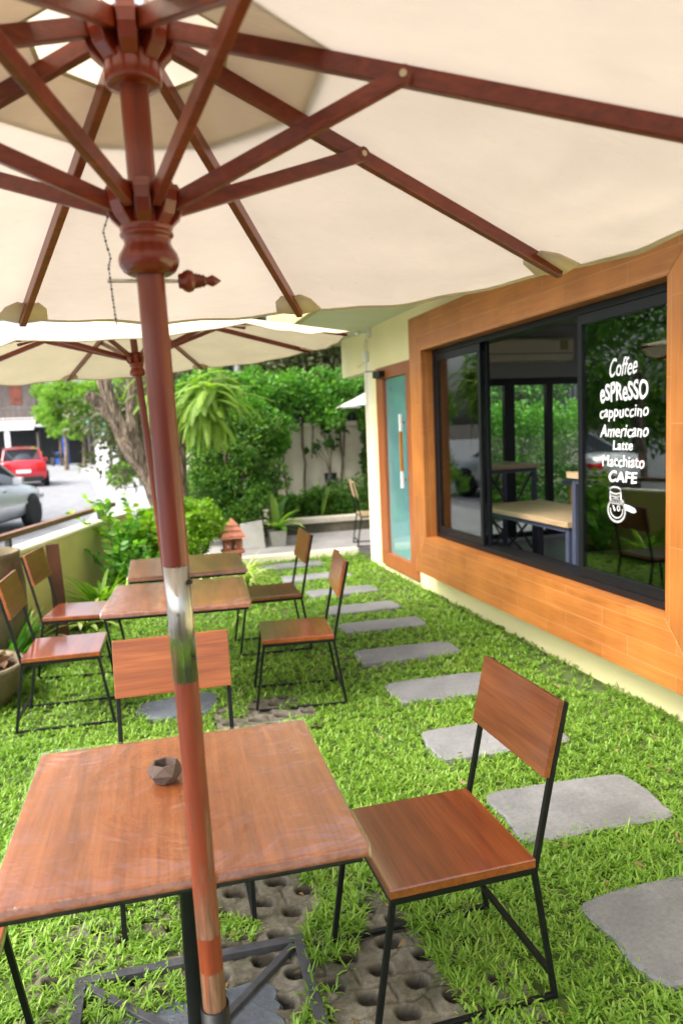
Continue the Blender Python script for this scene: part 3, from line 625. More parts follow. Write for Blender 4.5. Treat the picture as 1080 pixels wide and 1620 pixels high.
    def hem(r, wd, lift, sagk, parent, lift1=0):
        V = []; F = []; nu = 8 * NU
        for rr, dz in ((r - wd, -.0015), (r, -.0035), (r + .001, .002)):
            for k in range(8):
                for i in range(NU): V.append(panel_pt(k, i / NU, rr, lift + dz, sagk)[:])
        for j in range(2):
            for i in range(nu): F.append((j * nu + i, j * nu + (i + 1) % nu, (j + 1) * nu + (i + 1) % nu, (j + 1) * nu + i))
        return npmesh('hem', V, F, hemm, parent, None, True)
    cn = canopy(.165 * R / 1.04, R + .02, .019, sag, 'canopy', cv, t); hem(R + .021, .011, .019, sag, cn); hem(.171 * R / 1.04, .008, .019, sag, cn)
    vc = canopy(.03, .328 * R / 1.04, .027, .004, 'vent_cap', M['capcanvas'] if detail else cv, t, .02); hem(.331 * R / 1.04, .007, .027, .004, vc)
    MB().lathe([(.03, L + .09), (.024, L + .10), (.012, L + .12), (.018, L + .135), (.012, L + .155), (.0, L + .165)], 20).build('finial', M['mahog2'], t)
    # pin with turned knob and chain
    zp = zr - .121
    pin = MB().tube([(-.071, -.004, zp), (.050, .004, zp)], .0032, 8).build('pin', M['chrome'], t)
    Mx = Matrix.Rotation(PI / 2, 4, 'Y')
    MB().lathe([(.010, 0), (.013, .002), (.013, .006), (.017, .010), (.0195, .017), (.017, .025), (.012, .028), (.0135, .031), (.011, .034), (.0125, .037), (.0095, .040), (.011, .043), (.008, .046), (.0065, .050), (.0085, .054), (.010, .059), (.0075, .064), (.002, .072), (0, .074)], 20, (.046, .004, zp), Mx).build('pin_knob', M['mahog2'], pin)
    if detail:
        mb = MB(); pts = [(-.060, -.02, zr - .02), (-.070, -.02, zr - .045), (-.066, -.018, zr - .07), (-.062, -.015, zr - .085), (-.067, -.010, zr - .10), (-.066, -.006, zr - .121), (-.065, -.004, zr - .15), (-.0635, -.004, zr - .18), (-.0625, -.004, zr - .195)]
        for i in range(len(pts) - 1):
            a = Vector(pts[i]); b = Vector(pts[i + 1]); m_ = max(2, int((b - a).length / .0055))
            for q in range(m_): mb.tube([a.lerp(b, q / m_), a.lerp(b, (q + .75) / m_)], .0013 if q % 2 else .0019, 6)
        mb.build('chain', M['steelgrey'], t)
    return t
M['mahog2'] = plain('turned_mahogany', (.18, .020, .005), .26, 0, .35, 12, .05, .001, coat=.2)
# lower pole: worn lacquer showing pale wood
n = NT('worn_pole_wood'); v = n.coord(scale=(50, 50, 4)); f = n.noise(v, 1.3, 6, .65, .6); tcn = n.n('TexCoord'); sp = n.n('SeparateXYZ'); n.l(tcn.outputs['Object'], sp.inputs[0])
wear = n.ramp(sp.outputs[2], (0, (0, 0, 0)), (.545, (0, 0, 0)))
mr = n.n('MapRange'); n.l(sp.outputs[2], mr.inputs[0]); mr.inputs[1].default_value = .58; mr.inputs[2].default_value = 1.10; mr.inputs[3].default_value = .62; mr.inputs[4].default_value = .30
pat = n.n('MapRange'); n.l(sp.outputs[2], pat.inputs[0]); pat.inputs[1].default_value = .652; pat.inputs[2].default_value = .656; pat.inputs[3].default_value = 0; pat.inputs[4].default_value = 1
pat2 = n.n('MapRange'); n.l(sp.outputs[2], pat2.inputs[0]); pat2.inputs[1].default_value = .722; pat2.inputs[2].default_value = .728; pat2.inputs[3].default_value = 1; pat2.inputs[4].default_value = 0
bandm = n.n('Math', operation='MULTIPLY'); n.l(pat.outputs[0], bandm.inputs[0]); n.l(pat2.outputs[0], bandm.inputs[1])
sub = n.n('Math', operation='MULTIPLY_ADD'); n.l(bandm.outputs[0], sub.inputs[0]); sub.inputs[1].default_value = -.35; n.l(mr.outputs[0], sub.inputs[2])
cmp_ = n.n('Math', operation='SUBTRACT'); n.l(sub.outputs[0], cmp_.inputs[0]); n.l(f, cmp_.inputs[1])
ms_ = n.n('MapRange'); n.l(cmp_.outputs[0], ms_.inputs[0]); ms_.inputs[1].default_value = -.08; ms_.inputs[2].default_value = .06
redc = n.ramp(f, (.3, (.13, .018, .006)), (.7, (.24, .045, .014))); palec = n.ramp(n.noise(v, 3, 3), (.3, (.09, .038, .022)), (.7, (.25, .13, .078)))
M['poleworn'] = n.set(n.mix(ms_.outputs[0], redc, palec), .5, normal=n.bump(f, .2, .002))
make_parasol('large cream parasol filling the top of the picture, dark red wooden ribs', (.08488518, 1.36933774, 0), (-.02004715, -.01223851, .99972413), 2.3264820, 1.0424, .31662, 1.891378, (M['canvas'], M['hem'], M['patch']))
ax2 = Vector((-6.70856887e-02, -5.09808462e-03, 1)).normalized(); B2 = Vector((.02465, 4.89968, 2.46459)); L2 = B2.z / ax2.z; O2 = B2 - ax2 * L2
make_parasol('second cream parasol behind the front pole, over the middle tables', O2[:], ax2[:], L2, 1.3314, .30844, math.radians(337.14), (M['canvas2'], M['hem'], M['patch']), pr=.022, detail=False, bottom=0, runner=L2 - .30, sag=.03, tj=.4)
make_parasol('small white parasol on the terrace, its edge showing beside the cream post', (4.05, 11.2, .06), (0, 0, 1), 2.36, 1.02, .42, .2, (M['canvasw'], M['canvasw'], M['canvasw']), pr=.02, detail=False, bottom=0, runner=2.02, sag=.0, tj=.35)
# ---------------------------------------------------------------- the cafe
cafe = thing('cafe_building', 'cream cafe with orange plank window surround and black sliding window', 'building', (2.78, 8.9, 0))
def bpart(mb, name, mat, parent=None, bevel=0):
    o = mb.build(name, mat, parent or cafe, bevel)
    if parent is None:
        o.location = (-2.78, -8.9, 0)
    return o
WXo = 2.78; GX = 2.70; FX = 2.56
OY0, OY1, OZ0, OZ1 = 3.185, 6.46, .632, 2.35      # opening
DY0, DY1, DZ1 = 7.20, 8.36, 2.345
SOF = 2.846
wl = MB()
wl.box((WXo, -1.5, -.05), (WXo + .15, DY0, OZ0 - .002)).box((WXo, -1.5, OZ0 - .002), (WXo + .15, OY0 - .002, OZ1 + .002)).box((WXo, OY1 + .002, OZ0 - .002), (WXo + .15, DY0, OZ1 + .002)).box((WXo, -1.5, OZ1 + .002), (WXo + .15, 9.9, SOF + .5))
wl.box((WXo, DY1, -.05), (WXo + .15, 8.62, OZ1 + .002)); wl.box((WXo, DY0, -.05), (WXo + .15, DY1, .03))
bpart(wl, 'wall', M['cream'])
bpart(MB().box((WXo - .002, 8.62, -.05), (WXo + .17, 8.90, 2.46), .006), 'post', M['creamlite'])
# end wall with black framed garden windows, other walls, floor, ceiling
ew = MB(); ew.box((WXo + .17, 8.84, 2.23), (7.4, 8.96, 3.3)).box((6.6, 8.84, -.05), (7.4, 8.96, 2.23)).box((WXo + .17, 8.84, -.05), (6.6, 8.96, .14))
bpart(ew, 'inner_wall', M['greywall'])
bpart(MB().box((7.0, -1.5, -.05), (7.15, 8.84, .9)).box((7.0, -1.5, 2.7), (7.15, 8.84, 3.3)).box((7.0, -1.5, .9), (7.15, 1.5, 2.7)).box((7.0, 7.9, .9), (7.15, 8.84, 2.7)).box((2.93, -1.6, -.05), (7.0, -1.5, 3.3)), 'inner_wall', M['greywall'])  # wide opening in the unseen side wall is added to brighten the room
bpart(MB().box((2.93, -1.5, -.05), (7.0, 8.84, .10)), 'floor', M['floorin']); bpart(MB().box((2.93, -1.5, 2.98), (7.0, 8.84, 3.1)), 'ceiling', M['greywall'])
gw = MB(); 
for y0, y1 in ((4.66, 4.80), (5.27, 5.36), (6.0, 6.08), (3.9, 3.97)): gw.box((y0, 8.86, .14), (y1, 8.94, 2.23))
gw.box((2.95, 8.855, 2.14), (6.6, 8.945, 2.23)).box((2.95, 8.855, .14), (6.6, 8.945, .2)); gwo = bpart(gw, 'garden_window', M['alu'])
MB().box((2.96, 8.895, .2), (6.6, 8.903, 2.14)).build('pane', M['glass'], gwo)
# roof and soffit
bpart(MB().box((1.78, -1.5, SOF), (WXo - .003, 9.9, SOF + .05)), 'soffit', M['soffit']); bpart(MB().box((1.70, -1.55, SOF - .05), (1.775, 9.97, SOF + .22)).box((1.78, 9.903, SOF - .05), (WXo + .15, 9.97, SOF + .22)), 'fascia', M['fascia'])
bpart(MB().box((1.78, -1.5, SOF + .055), (7.4, 9.9, SOF + .50)), 'roof', M['concrete'])
# orange plank surround: four mitred boards
QY0, QY1, QZ0, QZ1 = 2.86, 6.76, .268, 2.67
def surround(a, b, c_, d_, mat):    # outer a-b, inner c-d (Y,Z)
    P = [(FX, *p) for p in (a, b, c_, d_)] + [(WXo - .002, *p) for p in (a, b, c_, d_)]
    bpart(MB().add(P, [(0, 1, 2, 3), (7, 6, 5, 4), (0, 4, 5, 1), (1, 5, 6, 2), (2, 6, 7, 3), (3, 7, 4, 0)]), 'plank_surround', mat, None, .003)
g_ = .0015
surround((QY0, QZ0), (QY1, QZ0), (OY1, OZ0), (OY0, OZ0), M['clad_h']); surround((QY1, QZ1), (QY0, QZ1), (OY0, OZ1), (OY1, OZ1), M['clad_h'])
surround((QY1, QZ0 + g_), (QY1, QZ1 - g_), (OY1, OZ1 - g_), (OY1, OZ0 + g_), M['clad_v']); surround((QY0, QZ1 - g_), (QY0, QZ0 + g_), (OY0, OZ0 + g_), (OY0, OZ1 - g_), M['clad_v'])
# black sliding window
win = MB(); f0, f1 = GX - .03, GX + .075; t_ = .045; e = .0015
win.box((f0, OY0 + e, OZ0 + e), (f1, OY1 - e, OZ0 + t_)).box((f0, OY0 + e, OZ1 - t_), (f1, OY1 - e, OZ1 - e)).box((f0, OY0 + e, OZ0 + t_), (f1, OY0 + t_, OZ1 - t_)).box((f0, OY1 - t_, OZ0 + t_), (f1, OY1 - e, OZ1 - t_))
win.box((f1, OY0 + e, OZ0 + e), (WXo + .152, OY1 - e, OZ0 + .02)).box((f1, OY0 + e, OZ1 - .02), (WXo + .152, OY1 - e, OZ1 - e)); win = bpart(win, 'sliding_window', M['alu'], None, .002)
def sash(y0, y1, x, name='sash', glassy=True, rail=.06, st=.045):
    mb = MB(); z0, z1 = OZ0 + t_ + .001, OZ1 - t_ - .001
    mb.box((x, y0, z0), (x + .028, y1, z0 + rail)).box((x, y0, z1 - rail), (x + .028, y1, z1)).box((x, y0, z0 + rail), (x + .028, y0 + st, z1 - rail)).box((x, y1 - st, z0 + rail), (x + .028, y1, z1 - rail))
    o = mb.build(name, M['alu'], win, .0015)
    if glassy: MB().box((x + .011, y0 + st - .003, z0 + rail - .003), (x + .016, y1 - st + .003, z1 - rail + .003)).build('pane', M['glass'], win)
    return o
sash(5.50, OY1 - t_ - .001, GX - .022); sash(OY0 + t_ + .001, 4.14, GX - .022); sash(5.47, OY1 - t_ - .05, GX + .022); sash(OY0 + t_ + .04, 4.185, GX + .022)
MB().box((GX - .026, 5.532, 1.25), (GX - .0225, 5.545, 1.40)).build('handle', M['steelgrey'], win)
# lettering
def text_mesh(txt, y_c, z_c, wid, hgt, shear=0., off=.012, jitter=0, tall=None):
    xs = 0; parts = []
    cu = bpy.data.curves.new('lt', 'FONT'); cu.body = txt; cu.size = 1; cu.shear = shear; cu.offset = off; cu.extrude = .004; cu.space_character = 1.04; cu.align_x = 'CENTER'
    ob = bpy.data.objects.new('lt', cu); C.objects.link(ob); dg = bpy.context.evaluated_depsgraph_get(); me = bpy.data.meshes.new_from_object(ob.evaluated_get(dg)); bpy.data.objects.remove(ob)
    co = np.zeros(len(me.vertices) * 3); me.vertices.foreach_get('co', co); co = co.reshape(-1, 3)
    a = co[:, :2].min(0); b = co[:, :2].max(0); x = (co[:, 0] - (a[0] + b[0]) / 2) / (b[0] - a[0]) * wid; z = (co[:, 1] - (a[1] + b[1]) / 2) / (b[1] - a[1]) * hgt
    if jitter: z = z + jitter * np.sin(x * 70)
    if tall: z = z * (1 + tall * np.sin(x * 55))
    new = np.stack([GX - .0135 + co[:, 2] * .25, y_c - x, z_c + z], 1)
    me.vertices.foreach_set('co', new.ravel()); me.update(); me.name = 'lettering'; me.materials.append(M['vinyl'])
    o = bpy.data.objects.new('lettering', me); C.objects.link(o); o.parent = win; return o
YC = 3.70
text_mesh('Coffee', YC, 1.957, .25, .100, .35, .004, .004); text_mesh('eSPReSSO', YC, 1.82, .43, .108, 0, .016, .002, .12)
text_mesh('cappuccino', YC, 1.693, .44, .085, .12, .004, .004); text_mesh('Americano', YC, 1.595, .44, .072, .25, .006, .003); text_mesh('Latte', YC + .005, 1.512, .18, .055, .12, .008)
text_mesh('Macchiato', YC + .005, 1.420, .38, .065, .05, .005, .003); text_mesh('CAFE', YC + .005, 1.330, .26, .065, .1, .018, .003)
# coffee pot emblem drawn with ribbons
def ribbon(mb, pts, wd, closed=False):
    n = len(pts); 
    for i in range(n if closed else n - 1):
        a = Vector((GX - .0125, *pts[i])); b = Vector((GX - .0125, *pts[(i + 1) % n])); d = (b - a)
        if d.length < 1e-6: continue
        d.normalize(); mb.bar(a - d * wd * .3, b + d * wd * .3, wd, .0012, (1, 0, 0))
def arc(cy, cz, ry, rz, a0, a1, n=20): return [(cy + ry * math.cos(a0 + (a1 - a0) * i / n), cz + rz * math.sin(a0 + (a1 - a0) * i / n)) for i in range(n + 1)]
em = MB(); cy, cz = 3.765, 1.130
ribbon(em, arc(cy, cz, .080, .066, 0, 2 * PI, 32), .012, True); ribbon(em, arc(cy, cz + .003, .058, .046, PI * .95, 2 * PI * 1.02, 16), .007)
ribbon(em, arc(cy + .01, cz + .118, .050, .020, 0, 2 * PI, 24), .009, True); ribbon(em, arc(cy + .01, cz + .098, .047, .018, PI, 2 * PI, 14), .010)
ribbon(em, [(cy + .060, cz + .115), (cy + .056, cz + .06)], .010); ribbon(em, [(cy - .040, cz + .115), (cy - .044, cz + .06)], .010)
for q in range(5): ribbon(em, arc(cy + .035 - q * .022, cz + .052, .013, .012, 0, 2 * PI, 10), .008, True)
ribbon(em, arc(cy - .02, cz + .015, .012, .015, 0, 2 * PI, 10), .006, True); ribbon(em, [(cy + .03, cz + .025), (cy + .015, cz + .0)], .010)
ribbon(em, [(cy - .062, cz + .040), (cy - .12, cz + .034), (cy - .165, cz + .022), (cy - .172, cz + .010), (cy - .155, cz + .004), (cy - .11, cz + .012), (cy - .07, cz + .018)], .010); ribbon(em, [(cy - .085, cz + .029), (cy - .15, cz + .016)], .005)
em.build('emblem', M['vinyl'], win)
# glass door with orange brown frame
dr = MB(); x0, x1 = WXo - .035, WXo + .06; s_ = .13
dr.box((x0, DY0 + .002, .06), (x1, DY1 - .002, .06 + .16)).box((x0, DY0 + .002, DZ1 - .13), (x1, DY1 - .002, DZ1)).box((x0, DY0 + .002, .22), (x1, DY0 + s_ + .05, DZ1 - .13)).box((x0, DY1 - s_ - .11, .22), (x1, DY1 - .002, DZ1 - .13))
door = bpart(dr, 'door', M['doorwood'], None, .004)
MB().box((WXo + .005, DY0 + s_ + .045, .215), (WXo + .013, DY1 - s_ - .10, DZ1 - .125)).build('pane', M['doorglass'], door)
MB().box((WXo + .20, DY0 + .1, .12), (WXo + .205, DY1 - .15, 2.2)).build('blind', plain('teal_blind', (.20, .45, .43), .7, 0, .1, 2), door)
for q in (1.02, 1.62): MB().box((x0 - .055, DY0 + .235, q), (x0 - .03, DY0 + .262, q + .18), .003).build('handle_end', M['white'], door)
MB().box((x0 - .058, DY0 + .233, 1.202), (x0 - .028, DY0 + .264, 1.618), .003).build('handle', M['counter'], door, 0)
for q in (1.10, 1.70): MB().box((x0 - .03, DY0 + .24, q), (x0, DY0 + .257, q + .02)).build('handle_bracket', M['chrome'], door)
MB().box((x0 - .07, 8.02, 2.23), (x0, 8.26, 2.30), .006).bar((x0 - .05, 8.24, 2.31), (x0 - .06, 8.55, 2.33), .02, .012).build('door_closer', M['black'], door)
# small fixtures by the corner
sc = thing('security_camera', 'small white dome camera on a bracket under the eave by the corner', 'security camera', (2.76, 8.62, 2.80))
MB().lathe([(.0, -.035), (.02, -.032), (.034, -.015), (.036, .005), (.03, .02), (0, .022)], 18, (-.13, 0, -.01)).build('dome', M['chrome'], sc)
MB().box((-.016, -.045, -.06), (.018, .045, .05), .005).bar((-.10, 0, 0), (-.015, 0, 0), .02, .02).build('bracket', M['plasticw'], sc)
jb = thing('junction_box', 'white junction box with thin cables on the cream corner post', 'junction box', (2.765, 8.74, 2.52))
MB().box((-.03, -.06, -.06), (.012, .06, .06), .006).build('box', M['plasticw'], jb)
cb_ = MB(); cb_.tube([(-.012, -.06, .22), (-.02, .0, .14), (-.012, .03, .06)], .004, 6).tube([(-.012, -.08, .2), (-.014, -.05, .06)], .003, 6).tube([(-.012, .03, -.05), (-.03, .16, -.085), (-.03, .3, -.09)], .003, 6).tube([(-.012, 0, -.06), (-.012, .0, -2.2)], .0035, 6); cb_.build('cable', M['concrete'], jb)

# inside the cafe
acu = thing('air_conditioner', 'cream wall mounted air conditioner seen through the window opening', 'air conditioner', (4.90, 8.84, 2.56))
P = [(0, -.14), (-.21, -.13), (-.235, -.06), (-.235, .12), (-.20, .155), (0, .155)]
MB().add([(-.62, y, z) for y, z in P] + [(.62, y, z) for y, z in P], [tuple(range(6)), tuple(range(6, 12))[::-1]] + [(i, i + 6, (i + 1) % 6 + 6, (i + 1) % 6) for i in range(6)]).build('casing', M['acw'], acu, .012)
MB().box((-.6, -.243, -.045), (.6, -.236, -.038)).build('louvre_gap', M['darkin'], acu); MB().box((.42, -.241, .0), (.53, -.2365, .12)).build('energy_label', M['fascia'], acu)
def metal_table(name, label, cx, cy, wx, wy, z0, z1, mat=None, brace=True):
    t = thing(name, label, 'table', (cx, cy, z0)); h = z1 - z0
    MB().box((-wx / 2, -wy / 2, h - .045), (wx / 2, wy / 2, h), .004).build('tabletop', M['lightwood'], t)
    for a in (1, -1):
        for b in (1, -1): MB().box((a * (wx / 2 - .05) - .022, b * (wy / 2 - .05) - .022, 0), (a * (wx / 2 - .05) + .022, b * (wy / 2 - .05) + .022, h - .09)).build('leg', M['bluesteel'], t)
    f = MB()
    for a in (1, -1): f.bar((-wx / 2 + .03, a * (wy / 2 - .05), h - .067), (wx / 2 - .03, a * (wy / 2 - .05), h - .067), .04, .042); f.bar((a * (wx / 2 - .05), -wy / 2 + .075, h - .067), (a * (wx / 2 - .05), wy / 2 - .075, h - .067), .04, .04)
    f.build('apron', M['bluesteel'], t)
    if brace:
        for a in (1, -1): MB().bar((-wx / 2 + .08, a * (wy / 2 - .05), .15), (wx / 2 - .08, a * (wy / 2 - .05) + .003, h - .1), .012, .02).bar((wx / 2 - .08, a * (wy / 2 - .065), .15), (-wx / 2 + .08, a * (wy / 2 - .065) + .003, h - .1), .012, .02).build('cross_brace', M['darkin'], t)
    return t
metal_table('low_table', 'low pale wood table with blue grey legs behind the open window', 3.45, 5.72, .70, 1.56, .10, .90)
metal_table('bar_table', 'high pale wood bar table at the back left inside the cafe', 3.98, 7.80, .66, .80, .10, 1.20)
metal_table('bar_table', 'high pale wood bar table cut by the window mullion, right side inside', 3.36, 4.30, .72, .98, .10, 1.295, brace=False)
ct = thing('service_counter', 'brown wooden service counter behind the lettered window pane', 'counter', (5.0, 5.9, .10))
MB().box((-1.05, -.35, 0), (1.4, .35, .96)).build('body', M['counter'], ct); MB().box((-1.1, -.4, .962), (1.45, .4, 1.0), .004).build('worktop', M['bluesteel'], ct)
st_ = thing('bar_stool', 'round green topped bar stool behind the lettered window pane', 'stool', (4.12, 5.22, .05))
MB().lathe([(0, .70), (.17, .70), (.185, .715), (.185, .735), (.17, .745), (0, .747)], 24).build('seat', M['greenseat'], st_)
for k in range(4):
    a = PI / 4 + k * PI / 2; MB().tube([(.12 * math.cos(a), .12 * math.sin(a), .70), (.16 * math.cos(a), .16 * math.sin(a), .5), (.19 * math.cos(a), .19 * math.sin(a), 0)], .012, 8).build('leg', M['black'], st_)
MB().tube([(.165 * math.cos(2 * PI * k / 20), .165 * math.sin(2 * PI * k / 20), .28) for k in range(21)], .008, 6, False).build('foot_ring', M['black'], st_)

# ---------------------------------------------------------------- terrace and its walls
struct(MB().box((.9, 9.62, -.05), (9, 12.0, .055)).build('terrace', M['terrace']))
tag(MB().box((.85, 9.46, -.05), (2.78, 9.62, .075), .004).build('terrace_step', M['creamlite']), 'low cream kerb step where the lawn meets the terrace', 'step')
rw = thing('planter_wall', 'low stained stone retaining wall of the back garden bed', 'retaining wall', (2, 11.5, 0))
MB().box((-.6, -.12, .04), (6.5, .10, .21)).build('wall', M['darkstone'], rw, .006); MB().box((-.62, -.15, .212), (6.5, .12, .29)).build('coping', M['boundary'], rw, .006)
MB().box((-.6, .103, 0), (6.5, 1.0, .20)).build('soil', M['soil'], rw)
bw = thing('boundary_wall', 'beige plaster boundary wall behind the garden bed', 'wall', (0, 12.5, 0))
MB().box((.6, -.08, -.05), (10, .08, 1.72)).build('wall', M['boundary'], bw); MB().box((.58, -.12, 1.722), (10, .12, 1.80)).build('coping', M['boundary'], bw, .005)
fn = thing('metal_fence', 'dark charcoal slatted fence on top of the beige wall', 'fence', (0, 12.5, 1.8))
f = MB()
for i in range(94): f.box((.65 + i * .1, -.012, .0), (.65 + i * .1 + .07, .012, .62))
f.build('slat_panel', M['fence'], fn); MB().box((.6, -.03, .1), (10, -.013, .14)).box((.6, -.03, .5), (10, -.013, .54)).build('rail', M['fence'], fn)

# vegetation at the back
def plant(name, label, cat, loc=(0, 0, 0), group=None): return thing(name, label, cat, loc, 0, group)
hg = plant('hedge', 'bright green leafy hedge hanging over the dark fence', 'hedge', (3.5, 12.3, 1.8))
blob_leaves([(-2.3 + i * .62, rng.uniform(-.15, .1), .50 + rng.uniform(-.05, .12), .55, .42, .40) for i in range(11)] + [(-2.0 + i * .8, -.28, .05 + rng.uniform(-.12, .1), .34, .2, .26) for i in range(9)], 30000, .075, .6, mat=M['hedge'], parent=hg, subr=.42, sub=20)
s_m = MB()
for i in range(12): x = -2.3 + i * .55; s_m.tube([(x, -.05, -.6), (x + .05, -.1, .2), (x + .15, 0, .7)], [.02, .016, .008], 6)
s_m.build('stems', M['bark'], hg)
vines = [(2.40, .018), (2.74, .02), (3.40, .018), (2.12, .015), (3.95, .016), (4.7, .018)]
vl = ['thin brown vine stem left of the middle of the beige wall', 'thin brown vine stem in the middle of the beige wall', 'thin brown vine stem right of the hanging pot', 'thin brown vine stem beside the big shrub', 'vine stem on the beige wall behind the terrace chair', 'vine stem on the beige wall seen through the cafe']
for (x, r), lb in zip(vines, vl):
    mb = MB(); mb.tube([(x + .02 * math.sin(q * 2.1 + x * 9), 12.38 + .01 * math.sin(q * 3), q * .28) for q in range(9)], r, 7); tag(mb.build('climbing_vine', M['bark']), lb, 'vine', 'vine stems climbing the beige wall')
iv = plant('ivy_column', 'dense dark ivy column on the wall next to the cream post', 'ivy', (3.86, 12.2, 0)); blob_leaves([(0, 0, .5 + q * .35, .17, .15, .3) for q in range(6)], 3500, .07, .6, mat=M['dark'], parent=iv, sub=8, subr=.5); MB().tube([(0, .1, 0), (.03, .05, 1), (0, .08, 2.2)], .03, 7).build('stem', M['bark'], iv)
hp = plant('wall_pot_plant', 'dark pot on the beige wall with a few round heart leaves', 'potted plant', (3.17, 12.3, .80))
MB().lathe([(.08, -.10), (.11, .13), (.10, .13), (.09, .10), (0, .10)], 18).build('pot', M['black'], hp)
mb = MB(); hl = []
for k, (dx, dz) in enumerate(((-.28, .55), (-.08, .78), (.16, .85), (-.14, .95), (.05, .68), (-.22, .62))):
    mb.tube([(0, 0, .08), (dx * .25, 0, dz * .6), (dx, -.05, dz)], .006, 5); hl += [(dx, -.05, dz)]
mb.build('stems', M['bark'], hp)
Pn = np.repeat(np.array(hl), 5, 0) + rng.normal(0, .05, (30, 3)); V, F = leaves(Pn, rng.normal(size=(30, 3)) * .6 + np.array([0, -.2, -.4]), .15, .14); npmesh('foliage', V, F, M['dark'], hp, np.repeat(rng.uniform(0, .7, 30), 4))
# bed shrubs along the retaining wall
bedl = ['low dark green shrub in the bed left of the middle', 'low green shrub in the middle of the bed', 'low green shrub in the bed under the hanging pot', 'low shrub in the bed behind the terrace chair', 'leafy shrub in the bed seen through the cafe windows', 'shrub at the far right end of the bed, seen through the cafe']
for i, (x, s_) in enumerate(((2.35, .34), (2.85, .42), (3.45, .44), (4.05, .42), (4.75, .5), (5.6, .55))):
    b = plant('garden_shrub', bedl[i], 'shrub', (x, 11.9, .2), 'low shrubs in the garden bed')
    blob_leaves([(0, 0, s_ * .62, s_ * 1.05, s_ * .8, s_ * .85)], 3800, .06, .5, mat=M['shrub'], parent=b, sub=22, subr=.4); mb = MB()
    for k in range(6): a = k * 1.05; mb.tube([(0.02 * math.cos(a), 0.02 * math.sin(a), -.02), (s_ * .5 * math.cos(a), s_ * .4 * math.sin(a), s_ * .8)], [.012, .005], 5)
    mb.build('stems', M['bark'], b)
tl = plant('snake_plant', 'tall thin pointed leaves rising from the bed before the beige wall', 'plant', (2.72, 11.8, .2))
strap_leaves([((rng.uniform(-.12, .12), rng.uniform(-.1, .1), .0), rng.uniform(0, 6.28), rng.uniform(.4, .75), .035, rng.uniform(1.1, 1.5), .15) for _ in range(14)], M['shrub'], 'foliage', tl)
th_ = plant('tall_hedge', 'tall clipped hedge seen through the cafe and its far windows', 'hedge', (6.0, 11.3, 0))
blob_leaves([(x, 0, z, .55, .45, .5) for x in (-.75, -.1, .6, 1.3, 2.0) for z in (.45, 1.05, 1.6)], 20000, .07, .55, mat=M['hedge'], parent=th_, sub=22, subr=.42); MB().tube([(0, .1, 0), (.0, .1, 1.4)], .05, 8).build('stems', M['bark'], th_)
# big shrub
bs = plant('large_shrub', 'tall dense dark green shrub between the fern and the beige wall', 'shrub', (1.30, 11.0, 0))
blob_leaves([(-.35, 0, .75, .55, .5, .6), (.15, -.1, .8, .6, .55, .65), (.35, 0, 1.45, .45, .45, .5), (.45, .05, 1.75, .35, .35, .3), (-.35, .1, 1.35, .45, .4, .5), (.0, .1, 1.75, .5, .4, .42), (-.05, -.05, .4, .6, .5, .35), (-.5, .2, 1.9, .4, .4, .35), (.55, -.05, 1.05, .3, .3, .35)], 34000, .062, .52, mat=M['shrub'], parent=bs, sub=26, subr=.36)
mb = MB()
for k in range(7): a = k * .9; mb.tube([(.06 * math.cos(a), .06 * math.sin(a), 0), (.25 * math.cos(a), .2 * math.sin(a), .8), (.4 * math.cos(a), .3 * math.sin(a), 1.6)], [.035, .022, .01], 6)
mb.build('stems', M['bark'], bs)
bs2 = plant('light_shrub', 'fresh green crown of the shrub rising right of the fern', 'shrub', (1.95, 11.35, 0))
blob_leaves([(0, 0, 1.75, .36, .32, .30), (-.3, -.1, 1.9, .35, .3, .28), (.1, 0, 1.5, .25, .25, .28)], 8000, .07, .55, mat=M['hedge'], parent=bs2, sub=20, subr=.38); MB().tube([(0, 0, 0), (.0, 0, .9), (-.05, 0, 1.7)], [.04, .03, .02], 7).build('stems', M['bark'], bs2)
# trees behind the hedge
bl = ['dark brown green tree mass rising behind the hedge, left part', 'dark brown green tree rising behind the hedge, right part', 'dark tree far behind the cafe corner']
for i, (x, y, s_) in enumerate(((1.6, 17, 2.3), (4.3, 15.8, 2.2), (8.5, 17, 2.6))):
    b = plant('background_tree', bl[i], 'tree', (x, y, 0), 'dark trees behind the hedge')
    blob_leaves([(rng.uniform(-1, 1) * s_ * .6, rng.uniform(-.4, .4) * s_, 1.9 + q * .62, s_ * .75, s_ * .6, s_ * .5) for q in range(6)], 20000, .17, .45, mat=M['brownveg'] if i < 2 else M['dark'], parent=b, sub=24, subr=.36, name='crown')
    MB().tube([(0, 0, 0), (.1, 0, 1.5), (0, .1, 3.2)], [.22, .17, .1], 9).build('trunk', M['bark'], b)

